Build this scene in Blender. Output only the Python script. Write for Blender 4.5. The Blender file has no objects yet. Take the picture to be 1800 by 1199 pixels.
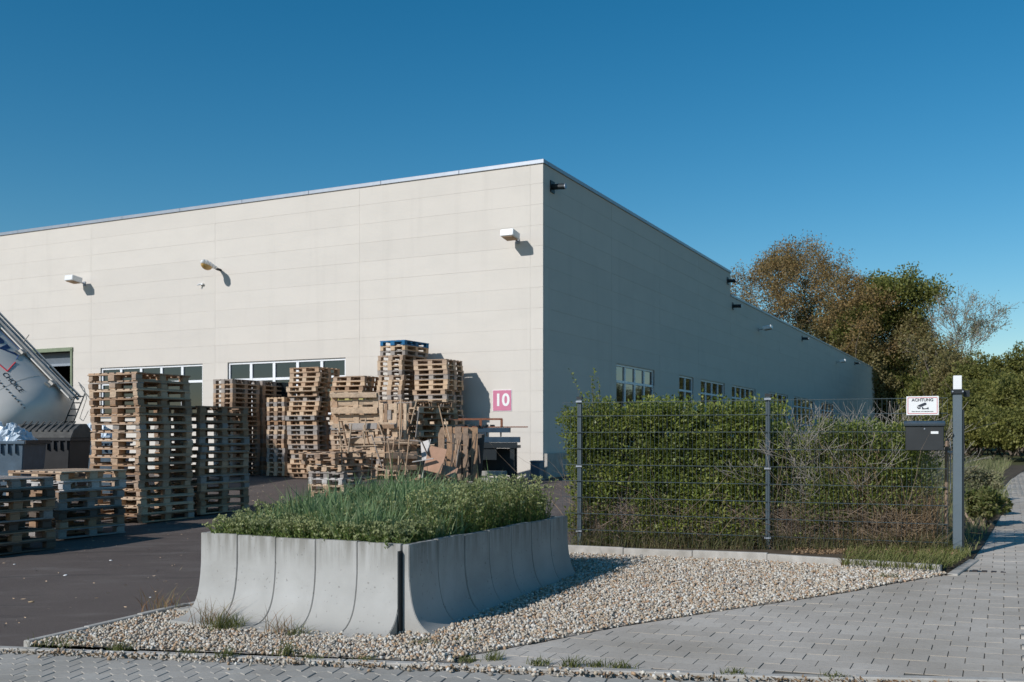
import bpy, bmesh, math, random
import numpy as np
from mathutils import Vector, Matrix
random.seed(7); RS = np.random.RandomState(11)
PI = math.pi
S = bpy.context.scene
C = S.collection
EYE = 1.6
F = 1753.0; CX = 900.0; HY = 767.0

# ------------------------------------------------------------------ camera
cam = bpy.data.cameras.new('camera'); camo = bpy.data.objects.new('camera', cam); C.objects.link(camo)
camo.location = (0, 0, EYE); camo.rotation_euler = (PI/2, 0, 0)
cam.sensor_width = 36; cam.lens = 35.06; cam.shift_y = (HY-599.5)/1800.0
cam.clip_start = 0.1; cam.clip_end = 4000
cam.dof.use_dof = True; cam.dof.focus_distance = 9.0; cam.dof.aperture_fstop = 5.0
S.camera = camo
# ------------------------------------------------------------------ light
SUN_EL = math.radians(31.0)
SD = Vector((0.757, 0.654)).normalized()             # horizontal travel direction of the light
w = bpy.data.worlds.new('World'); S.world = w; w.use_nodes = True
nt = w.node_tree; nt.nodes.clear()
sky = nt.nodes.new('ShaderNodeTexSky'); sky.sky_type = 'NISHITA'; sky.sun_disc = False
sky.sun_elevation = SUN_EL; sky.sun_rotation = math.atan2(-SD.x, -SD.y) % (2*PI)
sky.air_density = 1.0; sky.dust_density = 0.2; sky.ozone_density = 3.0
hs = nt.nodes.new('ShaderNodeHueSaturation'); hs.inputs['Saturation'].default_value = 1.39; hs.inputs['Hue'].default_value = .488; hs.inputs['Value'].default_value = 1.0
bg = nt.nodes.new('ShaderNodeBackground'); bg.inputs[1].default_value = 0.095
wo = nt.nodes.new('ShaderNodeOutputWorld')
nt.links.new(sky.outputs[0], hs.inputs['Color']); nt.links.new(hs.outputs[0], bg.inputs[0]); nt.links.new(bg.outputs[0], wo.inputs[0])
sl = bpy.data.lights.new('sun', 'SUN'); sl.energy = 4.0; sl.angle = math.radians(0.53); sl.color = (1.0, 0.98, 0.955)
so = bpy.data.objects.new('sun', sl); C.objects.link(so)
so.rotation_euler = Vector((SD.x*math.cos(SUN_EL), SD.y*math.cos(SUN_EL), -math.sin(SUN_EL))).to_track_quat('-Z', 'Y').to_euler()
S.view_settings.view_transform = 'Standard'; S.view_settings.look = 'None'
S.view_settings.exposure = 0.0; S.view_settings.gamma = 1.0

# ------------------------------------------------------------------ geometry helpers
U = Vector((0.4446, 0.8957, 0)); U.normalize()          # away along the shaded facade
L = Vector((-U.y, U.x, 0))                              # to the left along the sunlit facade
ROT = math.atan2(-L.y, -L.x)
def lerp(a, b, t): return a+(b-a)*t
def gz(X, Y):
    Y = min(max(Y, 3.0), 32.0); X = min(max(X, -14.0), 9.0)
    zl = -1.25-.0185*(30.8-Y); zr = -1.23-.0125*(28.8-Y)
    if X <= .9: z = zl+(X+6.5)/7.4*(zr-zl)
    else: z = zr+(X-.9)*lerp(.042, .008, min(max((Y-9)/19, 0), 1))
    return z+EYE
def P(px, py, Y): return Vector(((px-CX)/F*Y, Y, EYE-(py-HY)/F*Y))
def G(px, py, off=0.0):
    Y = 10.0
    for _ in range(40):
        z = gz((px-CX)/F*Y, Y)+off
        Y = (EYE-z)*F/(py-HY)
    return Vector(((px-CX)/F*Y, Y, gz((px-CX)/F*Y, Y)+off))
def along(o, d, px):
    r = (px-CX)/F
    return (r*o.y-o.x)/(d.x-r*d.y)

def tag(o, label=None, cat=None, group=None, kind=None):
    if label: o['label'] = label
    if cat: o['category'] = cat
    if group: o['group'] = group
    if kind: o['kind'] = kind
    return o
def empty(name, loc, rz=0.0):
    o = bpy.data.objects.new(name, None); C.objects.link(o); o.location = loc; o.rotation_euler = (0, 0, rz)
    o.empty_display_size = .2; return o
def link(name, me, parent=None, loc=None, rot=None, m=None):
    o = bpy.data.objects.new(name, me); C.objects.link(o)
    if m is not None: me.materials.clear(); me.materials.append(m)
    if parent: o.parent = parent
    if loc is not None: o.location = loc
    if rot is not None: o.rotation_euler = rot
    return o
def np_mesh(name, V, Fc, mats=(), smooth=False, mi=None):
    """V (n,3), Fc list of (k,m) index arrays of equal-size faces"""
    me = bpy.data.meshes.new(name)
    V = np.asarray(V, dtype=np.float32); me.vertices.add(len(V)); me.vertices.foreach_set('co', V.ravel())
    if not isinstance(Fc, list): Fc = [Fc]
    Fc = [np.asarray(f, dtype=np.int32) for f in Fc if len(f)]
    nl = sum(f.size for f in Fc); npol = sum(len(f) for f in Fc)
    me.loops.add(nl); me.loops.foreach_set('vertex_index', np.concatenate([f.ravel() for f in Fc]))
    st = []; k = 0
    for f in Fc:
        st.append(k+np.arange(len(f))*f.shape[1]); k += f.size
    me.polygons.add(npol); me.polygons.foreach_set('loop_start', np.concatenate(st).astype(np.int32))
    for m in mats: me.materials.append(m)
    if mi is not None: me.polygons.foreach_set('material_index', np.asarray(mi, dtype=np.int32))
    if smooth: me.polygons.foreach_set('use_smooth', np.ones(npol, dtype=bool))
    me.update(calc_edges=True); me.validate()
    return me
class MB:
    """collects simple shapes into one mesh"""
    def __init__(s): s.v = []; s.f = []
    def box(s, c, d, rot=None, taper=1.0):
        n = len(s.v); hx, hy, hz = d[0]/2, d[1]/2, d[2]/2
        for z in (-1, 1):
            k = taper if z > 0 else 1
            for x, y in ((-1, -1), (1, -1), (1, 1), (-1, 1)):
                p = Vector((x*hx*k, y*hy*k, z*hz))
                if rot is not None: p = rot @ p
                s.v.append(p+Vector(c))
        for q in ((3, 2, 1, 0), (4, 5, 6, 7), (0, 1, 5, 4), (1, 2, 6, 5), (2, 3, 7, 6), (3, 0, 4, 7)): s.f.append([n+i for i in q])
        return s
    def tube(s, p0, p1, r0, r1=None, k=8, cap=True):
        r1 = r0 if r1 is None else r1
        p0, p1 = Vector(p0), Vector(p1); a = (p1-p0).normalized(); b = a.orthogonal().normalized(); c = a.cross(b); n = len(s.v)
        for p, r in ((p0, r0), (p1, r1)):
            for i in range(k):
                t = 2*PI*i/k; s.v.append(p+(b*math.cos(t)+c*math.sin(t))*r)
        for i in range(k):
            j = (i+1) % k; s.f.append([n+i, n+j, n+k+j, n+k+i])
        if cap: s.f.append([n+i for i in reversed(range(k))]); s.f.append([n+k+i for i in range(k)])
        return s
    def path(s, pts, r, k=6):
        for a, b in zip(pts, pts[1:]): s.tube(a, b, r, r, k)
        return s
    def prism(s, poly, fn, h):
        """poly 2D list, fn(x,y,t)->Vector with t 0 or h"""
        n = len(s.v); m = len(poly)
        for t in (0, h):
            for x, y in poly: s.v.append(fn(x, y, t))
        s.f.append([n+i for i in reversed(range(m))]); s.f.append([n+m+i for i in range(m)])
        for i in range(m):
            j = (i+1) % m; s.f.append([n+i, n+j, n+m+j, n+m+i])
        return s
    def mesh(s, name, m=None, bevel=0.0, smooth=False):
        me = bpy.data.meshes.new(name); me.from_pydata([tuple(v) for v in s.v], [], s.f)
        bm = bmesh.new(); bm.from_mesh(me)
        bmesh.ops.recalc_face_normals(bm, faces=bm.faces)
        if bevel: bmesh.ops.bevel(bm, geom=bm.edges[:], offset=bevel, segments=1, affect='EDGES', clamp_overlap=True)
        bm.to_mesh(me); bm.free()
        if smooth:
            for p in me.polygons: p.use_smooth = True
        if m: me.materials.append(m)
        return me
    def build(s, name, m=None, parent=None, bevel=0.0, smooth=False, loc=None, rot=None):
        return link(name, s.mesh(name, m, bevel, smooth), parent, loc, rot)

# ------------------------------------------------------------------ materials
def rgb(c): return (c[0], c[1], c[2], 1)
class NT:
    def __init__(s, name, rough=.7, spec=.4, metal=0):
        s.m = bpy.data.materials.new(name); s.m.use_nodes = True; s.t = s.m.node_tree
        s.b = s.t.nodes['Principled BSDF']; s.b.inputs['Roughness'].default_value = rough
        s.b.inputs['Specular IOR Level'].default_value = spec; s.b.inputs['Metallic'].default_value = metal
        s.co = s.t.nodes.new('ShaderNodeTexCoord')
    def n(s, typ, **kw):
        x = s.t.nodes.new(typ)
        for k, v in kw.items(): setattr(x, k, v)
        return x
    def l(s, a, b): s.t.links.new(a, b)
    def mp(s, sc=(1, 1, 1), src='Object', rot=(0, 0, 0)):
        m = s.n('ShaderNodeMapping'); s.l(s.co.outputs[src], m.inputs[0]); m.inputs['Scale'].default_value = sc
        m.inputs['Rotation'].default_value = rot
        return m.outputs[0]
    def noise(s, scale, vec=None, detail=4, rough=.55, dist=0):
        x = s.n('ShaderNodeTexNoise'); x.inputs['Scale'].default_value = scale; x.inputs['Detail'].default_value = detail
        x.inputs['Roughness'].default_value = rough; x.inputs['Distortion'].default_value = dist
        s.l(vec if vec is not None else s.co.outputs['Object'], x.inputs['Vector']); return x.outputs['Fac']
    def ramp(s, fac, stops, interp='LINEAR'):
        x = s.n('ShaderNodeValToRGB'); x.color_ramp.interpolation = interp
        e = x.color_ramp.elements
        while len(e) > 2: e.remove(e[-1])
        for i, (p, c) in enumerate(stops):
            if i > 1: e.new(p)
            e[i].position = p; e[i].color = rgb(c) if not isinstance(c, float) else (c, c, c, 1)
        s.l(fac, x.inputs[0]); return x.outputs[0]
    def mix(s, fac, a, b, mode='MIX'):
        x = s.n('ShaderNodeMix'); x.data_type = 'RGBA'; x.blend_type = mode
        for i, v in ((0, fac), (6, a), (7, b)):
            if isinstance(v, (int, float)): x.inputs[i].default_value = v
            elif isinstance(v, tuple): x.inputs[i].default_value = rgb(v)
            else: s.l(v, x.inputs[i])
        return x.outputs[2]
    def math(s, op, a, b=0.0):
        x = s.n('ShaderNodeMath'); x.operation = op
        for i, v in ((0, a), (1, b)):
            if isinstance(v, (int, float)): x.inputs[i].default_value = v
            else: s.l(v, x.inputs[i])
        return x.outputs[0]
    def col(s, c):
        if isinstance(c, tuple): s.b.inputs['Base Color'].default_value = rgb(c)
        else: s.l(c, s.b.inputs['Base Color'])
        return s
    def bump(s, h, strength=.3, dist=.01):
        x = s.n('ShaderNodeBump'); x.inputs['Strength'].default_value = strength; x.inputs['Distance'].default_value = dist
        s.l(h, x.inputs['Height']); s.l(x.outputs[0], s.b.inputs['Normal']); return s
    def island(s): return s.n('ShaderNodeNewGeometry').outputs['Random Per Island']
    def objrand(s): return s.n('ShaderNodeObjectInfo').outputs['Random']
M = {}
def simple(name, c, rough=.6, spec=.4, metal=0, var=.12, sc=6.0):
    t = NT(name, rough, spec, metal)
    n = t.noise(sc, detail=5)
    t.col(t.mix(t.ramp(n, [(.3, 0.0), (.7, 1.0)]), tuple(x*(1-var) for x in c), tuple(min(1, x*(1+var)) for x in c)))
    M[name] = t.m; return t.m
def leafmat(name, cols, trans=.35, rough=.5):
    t = NT(name, rough, .3)
    st = [(i/(len(cols)-1), c) for i, c in enumerate(cols)]
    c1 = t.ramp(t.island(), st)
    n = t.noise(1.3, t.mp((1, 1, 1), 'Object'), 3)
    c2 = t.mix(t.ramp(n, [(.35, 0.0), (.65, 1.0)]), (.72, .75, .7), (1.25, 1.2, 1.1))
    cc = t.mix(1.0, c1, c2, 'MULTIPLY')
    t.col(cc)
    tr = t.n('ShaderNodeBsdfTranslucent'); t.l(cc, tr.inputs[0])
    mx = t.n('ShaderNodeMixShader'); mx.inputs[0].default_value = trans
    out = t.t.nodes['Material Output']
    t.l(t.b.outputs[0], mx.inputs[1]); t.l(tr.outputs[0], mx.inputs[2]); t.l(mx.outputs[0], out.inputs[0])
    M[name] = t.m; return t.m
def woodmat(name, a, b, grey, gfac):
    t = NT(name, .85, .2)
    r = t.island(); ob = t.objrand()
    c = t.mix(t.ramp(r, [(0, 0.0), (1, 1.0)]), a, b)
    c = t.mix(t.math('MULTIPLY', t.ramp(ob, [(.2, 0.0), (.9, 1.0)]), gfac), c, grey)
    g = t.noise(14, t.mp((1.5, 1.5, 9)), 6, .6, .4)
    c = t.mix(1.0, c, t.ramp(g, [(.25, (.62, .6, .58)), (.75, (1.15, 1.12, 1.1))]), 'MULTIPLY')
    s = t.noise(3.1, None, 5)
    c = t.mix(t.ramp(s, [(.55, 0.0), (.75, .55)]), c, (.09, .075, .065))
    t.col(c); t.bump(g, .35, .004); M[name] = t.m
woodmat('wood_tan', (.44, .285, .175), (.58, .40, .265), (.36, .31, .27), .5)
woodmat('wood_new', (.58, .41, .26), (.68, .51, .36), (.50, .41, .32), .4)
woodmat('wood_grey', (.31, .265, .235), (.43, .385, .35), (.30, .29, .28), .8)
woodmat('wood_brown', (.29, .175, .105), (.41, .26, .16), (.28, .235, .20), .5)
woodmat('wood_dark', (.085, .065, .052), (.16, .125, .10), (.12, .11, .105), .6)
woodmat('wood_blue', (.02, .13, .29), (.03, .18, .38), (.05, .16, .28), .3)
woodmat('wood_yellow', (.42, .39, .13), (.5, .45, .18), (.36, .33, .18), .3)
woodmat('wood_white', (.55, .53, .50), (.62, .6, .58), (.5, .49, .48), .3)

def facade(name, base, dirt):
    t = NT(name, .88, .2)
    ps = t.n('ShaderNodeNewGeometry').outputs['Position']
    def pm(sc):
        m_ = t.n('ShaderNodeMapping'); t.l(ps, m_.inputs[0]); m_.inputs['Scale'].default_value = sc; return m_.outputs[0]
    ob = t.objrand(); g = t.noise(.7, pm((1, 1, 2.2)), 6, .6)
    c = t.mix(t.ramp(ob, [(0, 0.0), (1, 1.0)]), tuple(x*.974 for x in base), tuple(x*1.016 for x in base))
    c = t.mix(t.ramp(g, [(.42, 0.0), (.8, .45)]), c, dirt)
    st = t.noise(.8, pm((2.5, 2.5, .22)), 6, .65)
    c = t.mix(t.ramp(st, [(.54, 0.0), (.82, .20)]), c, tuple(x*.72 for x in dirt))
    t.col(c); t.bump(t.noise(70, ps, 4), .25, .003); M[name] = t.m
facade('facade_paint', (.635, .585, .525), (.55, .51, .46))
t = NT('concrete', .8, .3)
n1 = t.noise(2.5, None, 6); n2 = t.noise(3.0, t.mp((5, 5, .6)), 5, .6); n3 = t.noise(60, None, 3)
sx = t.n('ShaderNodeSeparateXYZ'); t.l(t.co.outputs['Object'], sx.inputs[0])
c = t.mix(t.ramp(n1, [(.3, 0.0), (.7, 1.0)]), (.345, .335, .315), (.435, .425, .405))
topz = t.math('MULTIPLY', t.ramp(sx.outputs[2], [(.44, 0.0), (.69, 1.0)]), t.ramp(n2, [(.38, 0.05), (.60, 1.0)]))
c = t.mix(t.math('MULTIPLY', topz, .72), c, (.17, .16, .135))
lowz = t.math('MULTIPLY', t.ramp(sx.outputs[2], [(.03, 1.0), (.22, 0.0)]), t.ramp(n1, [(.3, 0.5), (.7, 1.0)]))
c = t.mix(t.math('MULTIPLY', lowz, .6), c, (.30, .275, .235))
t.col(c); pit = t.ramp(t.noise(38, None, 2, .4), [(.27, 0.0), (.31, 1.0)]); c = t.mix(t.math('MULTIPLY', t.math('SUBTRACT', 1.0, pit), .45), c, (.13, .12, .105)); blot = t.noise(1.1, None, 6, .7, .6); c = t.mix(t.ramp(blot, [(.52, 0.0), (.70, .35)]), c, (.25, .24, .215)); t.col(c)
t.bump(t.math('ADD', t.math('MULTIPLY', n3, .3), t.math('ADD', n1, pit)), .3, .006); M['concrete'] = t.m
t = NT('kerb_concrete', .85, .3)
n1 = t.noise(7, None, 6); t.col(t.mix(t.ramp(n1, [(.3, 0.0), (.7, 1.0)]), (.31, .285, .25), (.46, .43, .39))); t.bump(t.noise(80), .4, .004); M['kerb_concrete'] = t.m
def paver(name, a, b, st):
    t = NT(name, .85, .25); n = t.noise(30, t.n('ShaderNodeNewGeometry').outputs['Position'], 5); w_ = t.noise(.9, t.mp((1, 1, 1), 'Object'), 4)
    geo = t.n('ShaderNodeNewGeometry'); big = t.n('ShaderNodeTexNoise'); big.inputs['Scale'].default_value = .8; t.l(geo.outputs['Position'], big.inputs['Vector']); big.inputs['Detail'].default_value = 6
    r = t.math('ADD', t.math('MULTIPLY', t.island(), .5), t.math('MULTIPLY', t.objrand(), .5))
    c = t.mix(r, a, b); c = t.mix(t.ramp(big.outputs['Fac'], [(.42, 0.0), (.7, .7)]), c, st)
    c = t.mix(t.ramp(n, [(.5, 0.0), (.8, .4)]), c, tuple(x*.6 for x in a))
    t.col(c); t.bump(n, .3, .003); M[name] = t.m
paver('paver_grey', (.385, .338, .288), (.54, .485, .42), (.29, .25, .20))
paver('paver_brown', (.31, .28, .245), (.42, .39, .345), (.20, .18, .15))
t = NT('asphalt', .9, .25)
geo = t.co.outputs['Object']
n1 = t.noise(.35, None, 6, .6); n2 = t.noise(160, None, 3, .7); n3 = t.noise(1.6, t.mp((.4, 1.4, 1), 'Object', (0, 0, .4)), 6, .65)
c = t.mix(t.ramp(n1, [(.3, 0.0), (.7, 1.0)]), (.088, .066, .056), (.128, .100, .086))
c = t.mix(t.ramp(n3, [(.52, 0.0), (.72, .6)]), c, (.20, .17, .15))
c = t.mix(t.ramp(n2, [(.52, 0.0), (.70, .75)]), c, (.26, .23, .205))
n4 = t.noise(1.1, t.mp((.25, 1.8, 1), 'Object', (0, 0, -.5)), 6, .7); c = t.mix(t.ramp(n4, [(.56, 0.0), (.66, .5)]), c, (.05, .042, .038))
c = t.mix(t.ramp(n2, [(.25, .7), (.42, 0.0)]), c, (.035, .03, .03))
t.col(c); t.bump(n2, .8, .008); M['asphalt'] = t.m
t = NT('soil', .95, .15)
n1 = t.noise(5, None, 7, .65); t.col(t.ramp(n1, [(.3, (.05, .038, .026)), (.7, (.13, .10, .07))])); t.bump(n1, .8, .03); M['soil'] = t.m
t = NT('joint_sand', .95, .15)
n1 = t.noise(9, None, 6, .65); t.col(t.ramp(n1, [(.3, (.06, .052, .043)), (.6, (.17, .155, .13)), (.78, (.09, .11, .05))])); t.bump(n1, .6, .01); M['joint_sand'] = t.m
t = NT('meadow', .95, .1)
n1 = t.noise(.6, None, 7, .6); n2 = t.noise(14, None, 4)
c = t.ramp(n1, [(.3, (.05, .065, .022)), (.55, (.085, .085, .035)), (.75, (.14, .115, .06))])
c = t.mix(1.0, c, t.ramp(n2, [(.3, (.6, .6, .6)), (.7, (1.3, 1.3, 1.3))]), 'MULTIPLY')
t.col(c); t.bump(n2, .8, .05); M['meadow'] = t.m
t = NT('gravel_stone', .75, .35)
c = t.ramp(t.island(), [(0, (.56, .49, .40)), (.18, (.46, .37, .27)), (.36, (.62, .57, .49)), (.5, (.42, .28, .17)), (.62, (.50, .43, .345)), (.74, (.27, .235, .20)), (.84, (.66, .62, .56)), (.93, (.46, .31, .21)), (1, (.34, .32, .29))], 'CONSTANT')
n1 = t.noise(70, None, 3); c = t.mix(1.0, c, t.ramp(n1, [(.3, (.72, .72, .72)), (.7, (1.1, 1.1, 1.1))]), 'MULTIPLY'); t.col(c); M['gravel_stone'] = t.m
t = NT('gravel_bed', .9, .2)
v = t.n('ShaderNodeTexVoronoi'); v.inputs['Scale'].default_value = 26; t.l(t.co.outputs['Object'], v.inputs['Vector'])
vc = t.n('ShaderNodeSeparateColor'); t.l(v.outputs['Color'], vc.inputs[0])
c = t.ramp(vc.outputs[0], [(0, (.30, .26, .22)), (.5, (.18, .15, .12)), (1, (.38, .34, .30))])
t.col(c); t.bump(v.outputs['Distance'], .8, .02); M['gravel_bed'] = t.m
simple('metal_coping', (.31, .335, .375), .45, .5, .4, .06)
simple('post_grey', (.105, .135, .155), .5, .45, .0, .08, 3)
simple('fence_post_grey', (.055, .078, .095), .5, .45, .0, .08, 3)
simple('wire_grey', (.035, .055, .065), .5, .45)
simple('mailbox_black', (.022, .024, .026), .45, .5, 0, .15)
simple('lid_grey', (.045, .06, .072), .4, .5)
simple('white_plastic', (.78, .78, .77), .4, .5, 0, .03)
simple('frame_white', (.80, .81, .83), .4, .5, 0, .03)
simple('dark_metal', (.018, .024, .028), .5, .5, .3)
simple('steel_blue', (.018, .045, .075), .5, .45, 0, .2)
simple('rust', (.23, .095, .055), .85, .25, 0, .3, 20)
simple('sign_red', (.55, .03, .05), .5, .4, 0, .05)
simple('sign_ink', (.03, .035, .05), .5, .4, 0, .05)
simple('sign_pink', (.56, .18, .28), .6, .4, 0, .06, 3)
simple('tank_shell', (.60, .56, .51), .42, .5, .15, .08, 1.5)
simple('tank_rail', (.42, .39, .35), .5, .5, .5, .15)
simple('tank_blue', (.04, .09, .22), .5, .4)
simple('bin_blue', (.085, .125, .165), .5, .45, 0, .2, 5)
simple('bin_dark', (.035, .035, .037), .55, .4, 0, .2, 4)
simple('bin_lid', (.085, .08, .072), .65, .35, 0, .3, 9)
simple('film_white', (.55, .62, .68), .4, .5, 0, .15, 8)
simple('green_frame', (.20, .235, .15), .6, .4)
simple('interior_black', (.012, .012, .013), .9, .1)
simple('door_grey', (.12, .14, .165), .5, .4)
simple('cardboard', (.42, .25, .17), .85, .2, 0, .15, 5)
simple('chipboard', (.46, .33, .22), .85, .2, 0, .15, 5)
simple('amber', (.55, .33, .10), .35, .5, 0, .1)
simple('bark', (.13, .105, .08), .9, .2, 0, .4, 8)
simple('bark_pale', (.26, .23, .19), .9, .2, 0, .3, 8)
simple('twig', (.27, .20, .145), .9, .2, 0, .35, 6)
simple('twig_grey', (.35, .31, .27), .9, .2, 0, .25, 6)
simple('dry_stem', (.36, .26, .16), .9, .2, 0, .3, 6)
simple('grate_rust', (.06, .045, .04), .7, .4, .4, .3, 20)
simple('old_wood_post', (.26, .19, .14), .9, .2, 0, .3, 9)
t = NT('glass', .04, .9); t.col((.012, .017, .02)); t.b.inputs['IOR'].default_value = 1.5; t.b.inputs['Roughness'].default_value = .03; M['glass'] = t.m
leafmat('hedge_leaf', [(.14, .18, .035), (.21, .26, .055), (.28, .32, .08), (.16, .21, .045), (.38, .39, .13), (.09, .12, .025)], .45, .38)
leafmat('ivy_leaf', [(.11, .15, .035), (.17, .215, .05), (.25, .29, .08), (.31, .33, .12)], .45, .42)
leafmat('grass_blue', [(.19, .29, .14), (.26, .37, .19), (.15, .235, .095), (.33, .42, .25), (.27, .30, .15)], .45, .5)
leafmat('sedum', [(.17, .25, .07), (.24, .32, .10), (.13, .20, .055), (.31, .37, .15)], .45, .5)
leafmat('sedum_head', [(.36, .38, .20), (.28, .31, .14)], .35, .6)
leafmat('weed_green', [(.10, .13, .035), (.17, .185, .06), (.25, .23, .11)], .35, .6)
leafmat('weed_red', [(.30, .15, .09), (.38, .25, .15), (.24, .24, .11)], .3, .7)
leafmat('path_grass', [(.30, .27, .15), (.24, .25, .12), (.19, .22, .085), (.38, .34, .22)], .4, .7)
leafmat('dry_grass', [(.19, .155, .085), (.13, .13, .06), (.10, .12, .04), (.25, .21, .13)], .3, .7)
leafmat('dead_leaf', [(.24, .15, .09), (.36, .25, .16), (.16, .11, .07)], .25, .8)
leafmat('oak_leaf', [(.33, .215, .095), (.25, .17, .075), (.40, .28, .13), (.24, .20, .075)], .45, .6)
leafmat('tree_green', [(.14, .165, .04), (.21, .225, .06), (.28, .28, .09), (.10, .12, .03)], .45, .5)
leafmat('tree_olive', [(.23, .195, .08), (.29, .235, .11), (.18, .17, .06), (.34, .285, .16)], .45, .6)
leafmat('tree_grey', [(.24, .22, .14), (.19, .20, .10), (.29, .26, .18)], .3, .7)
leafmat('bush_green', [(.14, .15, .04), (.21, .215, .06), (.27, .26, .085), (.16, .17, .045), (.09, .10, .028)], .4, .55)
leafmat('far_wood', [(.05, .06, .025), (.09, .085, .035), (.07, .075, .03)], .3, .7)

# ------------------------------------------------------------------ vegetation helpers
def unit(a): return a/np.maximum(np.linalg.norm(a, axis=1, keepdims=True), 1e-9)
def leaves_mesh(name, Cn, Dr, Ln, Wd, mat, fold=.15):
    n = len(Cn); Dr = unit(Dr); r = RS.normal(size=(n, 3)); Sd = unit(np.cross(Dr, r)); Nn = np.cross(Dr, Sd)
    Ln = np.broadcast_to(Ln, (n,))[:, None]; Wd = np.broadcast_to(Wd, (n,))[:, None]
    V = np.stack([Cn, Cn+Dr*Ln*.45+Sd*Wd/2+Nn*Wd*fold, Cn+Dr*Ln, Cn+Dr*Ln*.45-Sd*Wd/2+Nn*Wd*fold], 1).reshape(-1, 3)
    Fc = np.arange(4*n).reshape(n, 4)
    return np_mesh(name, V, Fc, [mat])
def blades_mesh(name, B, H, Wd, lean, mat, seg=3):
    n = len(B); az = RS.uniform(0, 2*PI, n); d = np.stack([np.cos(az), np.sin(az), np.zeros(n)], 1)
    s = np.stack([-np.sin(az+.6), np.cos(az+.6), np.zeros(n)], 1); H = np.broadcast_to(H, (n,)); lean = np.broadcast_to(lean, (n,)); Wd = np.broadcast_to(Wd, (n,))
    rows = []
    for k in range(seg+1):
        t_ = k/seg
        c = B+d*(lean*H*t_**1.8)[:, None]+np.array([0, 0, 1.0])*(H*(t_-.25*lean*t_**2.5))[:, None]
        if k < seg:
            w_ = (Wd*(1-t_**2*.8)/2)[:, None]; rows += [c-s*w_, c+s*w_]
        else: rows += [c]
    V = np.stack(rows, 1); m = V.shape[1]; base = (np.arange(n)*m)[:, None]
    quads = np.concatenate([base+np.array([[2*k, 2*k+1, 2*k+3, 2*k+2]]) for k in range(seg-1)], 0)
    tris = base+np.array([[2*seg-2, 2*seg-1, 2*seg]])
    return np_mesh(name, V.reshape(-1, 3), [quads, tris], [mat])
def tubes_mesh(name, P0, P1, R0, R1, mat, k=4):
    P0 = np.asarray(P0, float); P1 = np.asarray(P1, float); n = len(P0)
    a = unit(P1-P0); ref = np.where(np.abs(a[:, 2:3]) > .9, np.array([[1., 0, 0]]), np.array([[0, 0, 1.]]))
    b = unit(np.cross(a, ref)); c = np.cross(a, b); R0 = np.broadcast_to(R0, (n,)); R1 = np.broadcast_to(R1, (n,))
    rings = []
    for p, r in ((P0, R0), (P1, R1)):
        for i in range(k):
            th = 2*PI*i/k; rings.append(p+(b*math.cos(th)+c*math.sin(th))*r[:, None])
    V = np.stack(rings, 1).reshape(-1, 3); base = (np.arange(n)*2*k)[:, None]
    Q = np.concatenate([base+np.array([[i, (i+1) % k, k+(i+1) % k, k+i]]) for i in range(k)], 0)
    return np_mesh(name, V, Q, [mat], smooth=True)
def twigs(n, origin_fn, length, r, wig=.25, segs=3, up=.6):
    P0, P1, R0, R1 = [], [], [], []
    for _ in range(n):
        p = np.array(origin_fn(), float); d = RS.normal(size=3); d[2] = abs(d[2])*.6+up; d /= np.linalg.norm(d); l_ = length*RS.uniform(.5, 1.3)/segs; rr = r*RS.uniform(.6, 1.4)
        for s_ in range(segs):
            q = p+d*l_; P0.append(p); P1.append(q); R0.append(rr*(1-s_/(segs+.5))); R1.append(rr*(1-(s_+1)/(segs+.5))); p = q
            d = d+RS.normal(size=3)*wig; d /= np.linalg.norm(d)
    return np.array(P0), np.array(P1), np.array(R0), np.array(R1)
def skeleton(h, r, depth, seed, spread=.7, kids=(2, 3), ratio=.74, up=.12, trunkfrac=.3):
    rg = random.Random(seed); segs = []; tips = []
    def grow(p, d, l_, r_, k):
        n = 3 if k > 1 else 2
        for i in range(n):
            q = p+d*(l_/n); r2 = r_*(.88 if i < n-1 else .75); segs.append((p, q, r_, r2, k)); p = q; r_ = r2
            d = (d+Vector((rg.gauss(0, .16), rg.gauss(0, .16), rg.gauss(0, .12)+up*.25))).normalized()
            if k <= 2: tips.append((p.copy(), d.copy()))
        if k == 0: return
        m = rg.randint(*kids); a0 = rg.uniform(0, 2*PI)
        for j in range(m):
            th = a0+2*PI*j/m+rg.uniform(-.4, .4); o = d.orthogonal().normalized(); o = Matrix.Rotation(th, 3, d) @ o
            sp = spread*rg.uniform(.6, 1.3)
            nd = (d+o*sp+Vector((0, 0, up))).normalized()
            grow(p, nd, l_*ratio*rg.uniform(.8, 1.2), r_*.72, k-1)
    grow(Vector((0, 0, 0)), Vector((0, 0, 1)), h*trunkfrac, r, depth)
    return segs, tips
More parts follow.
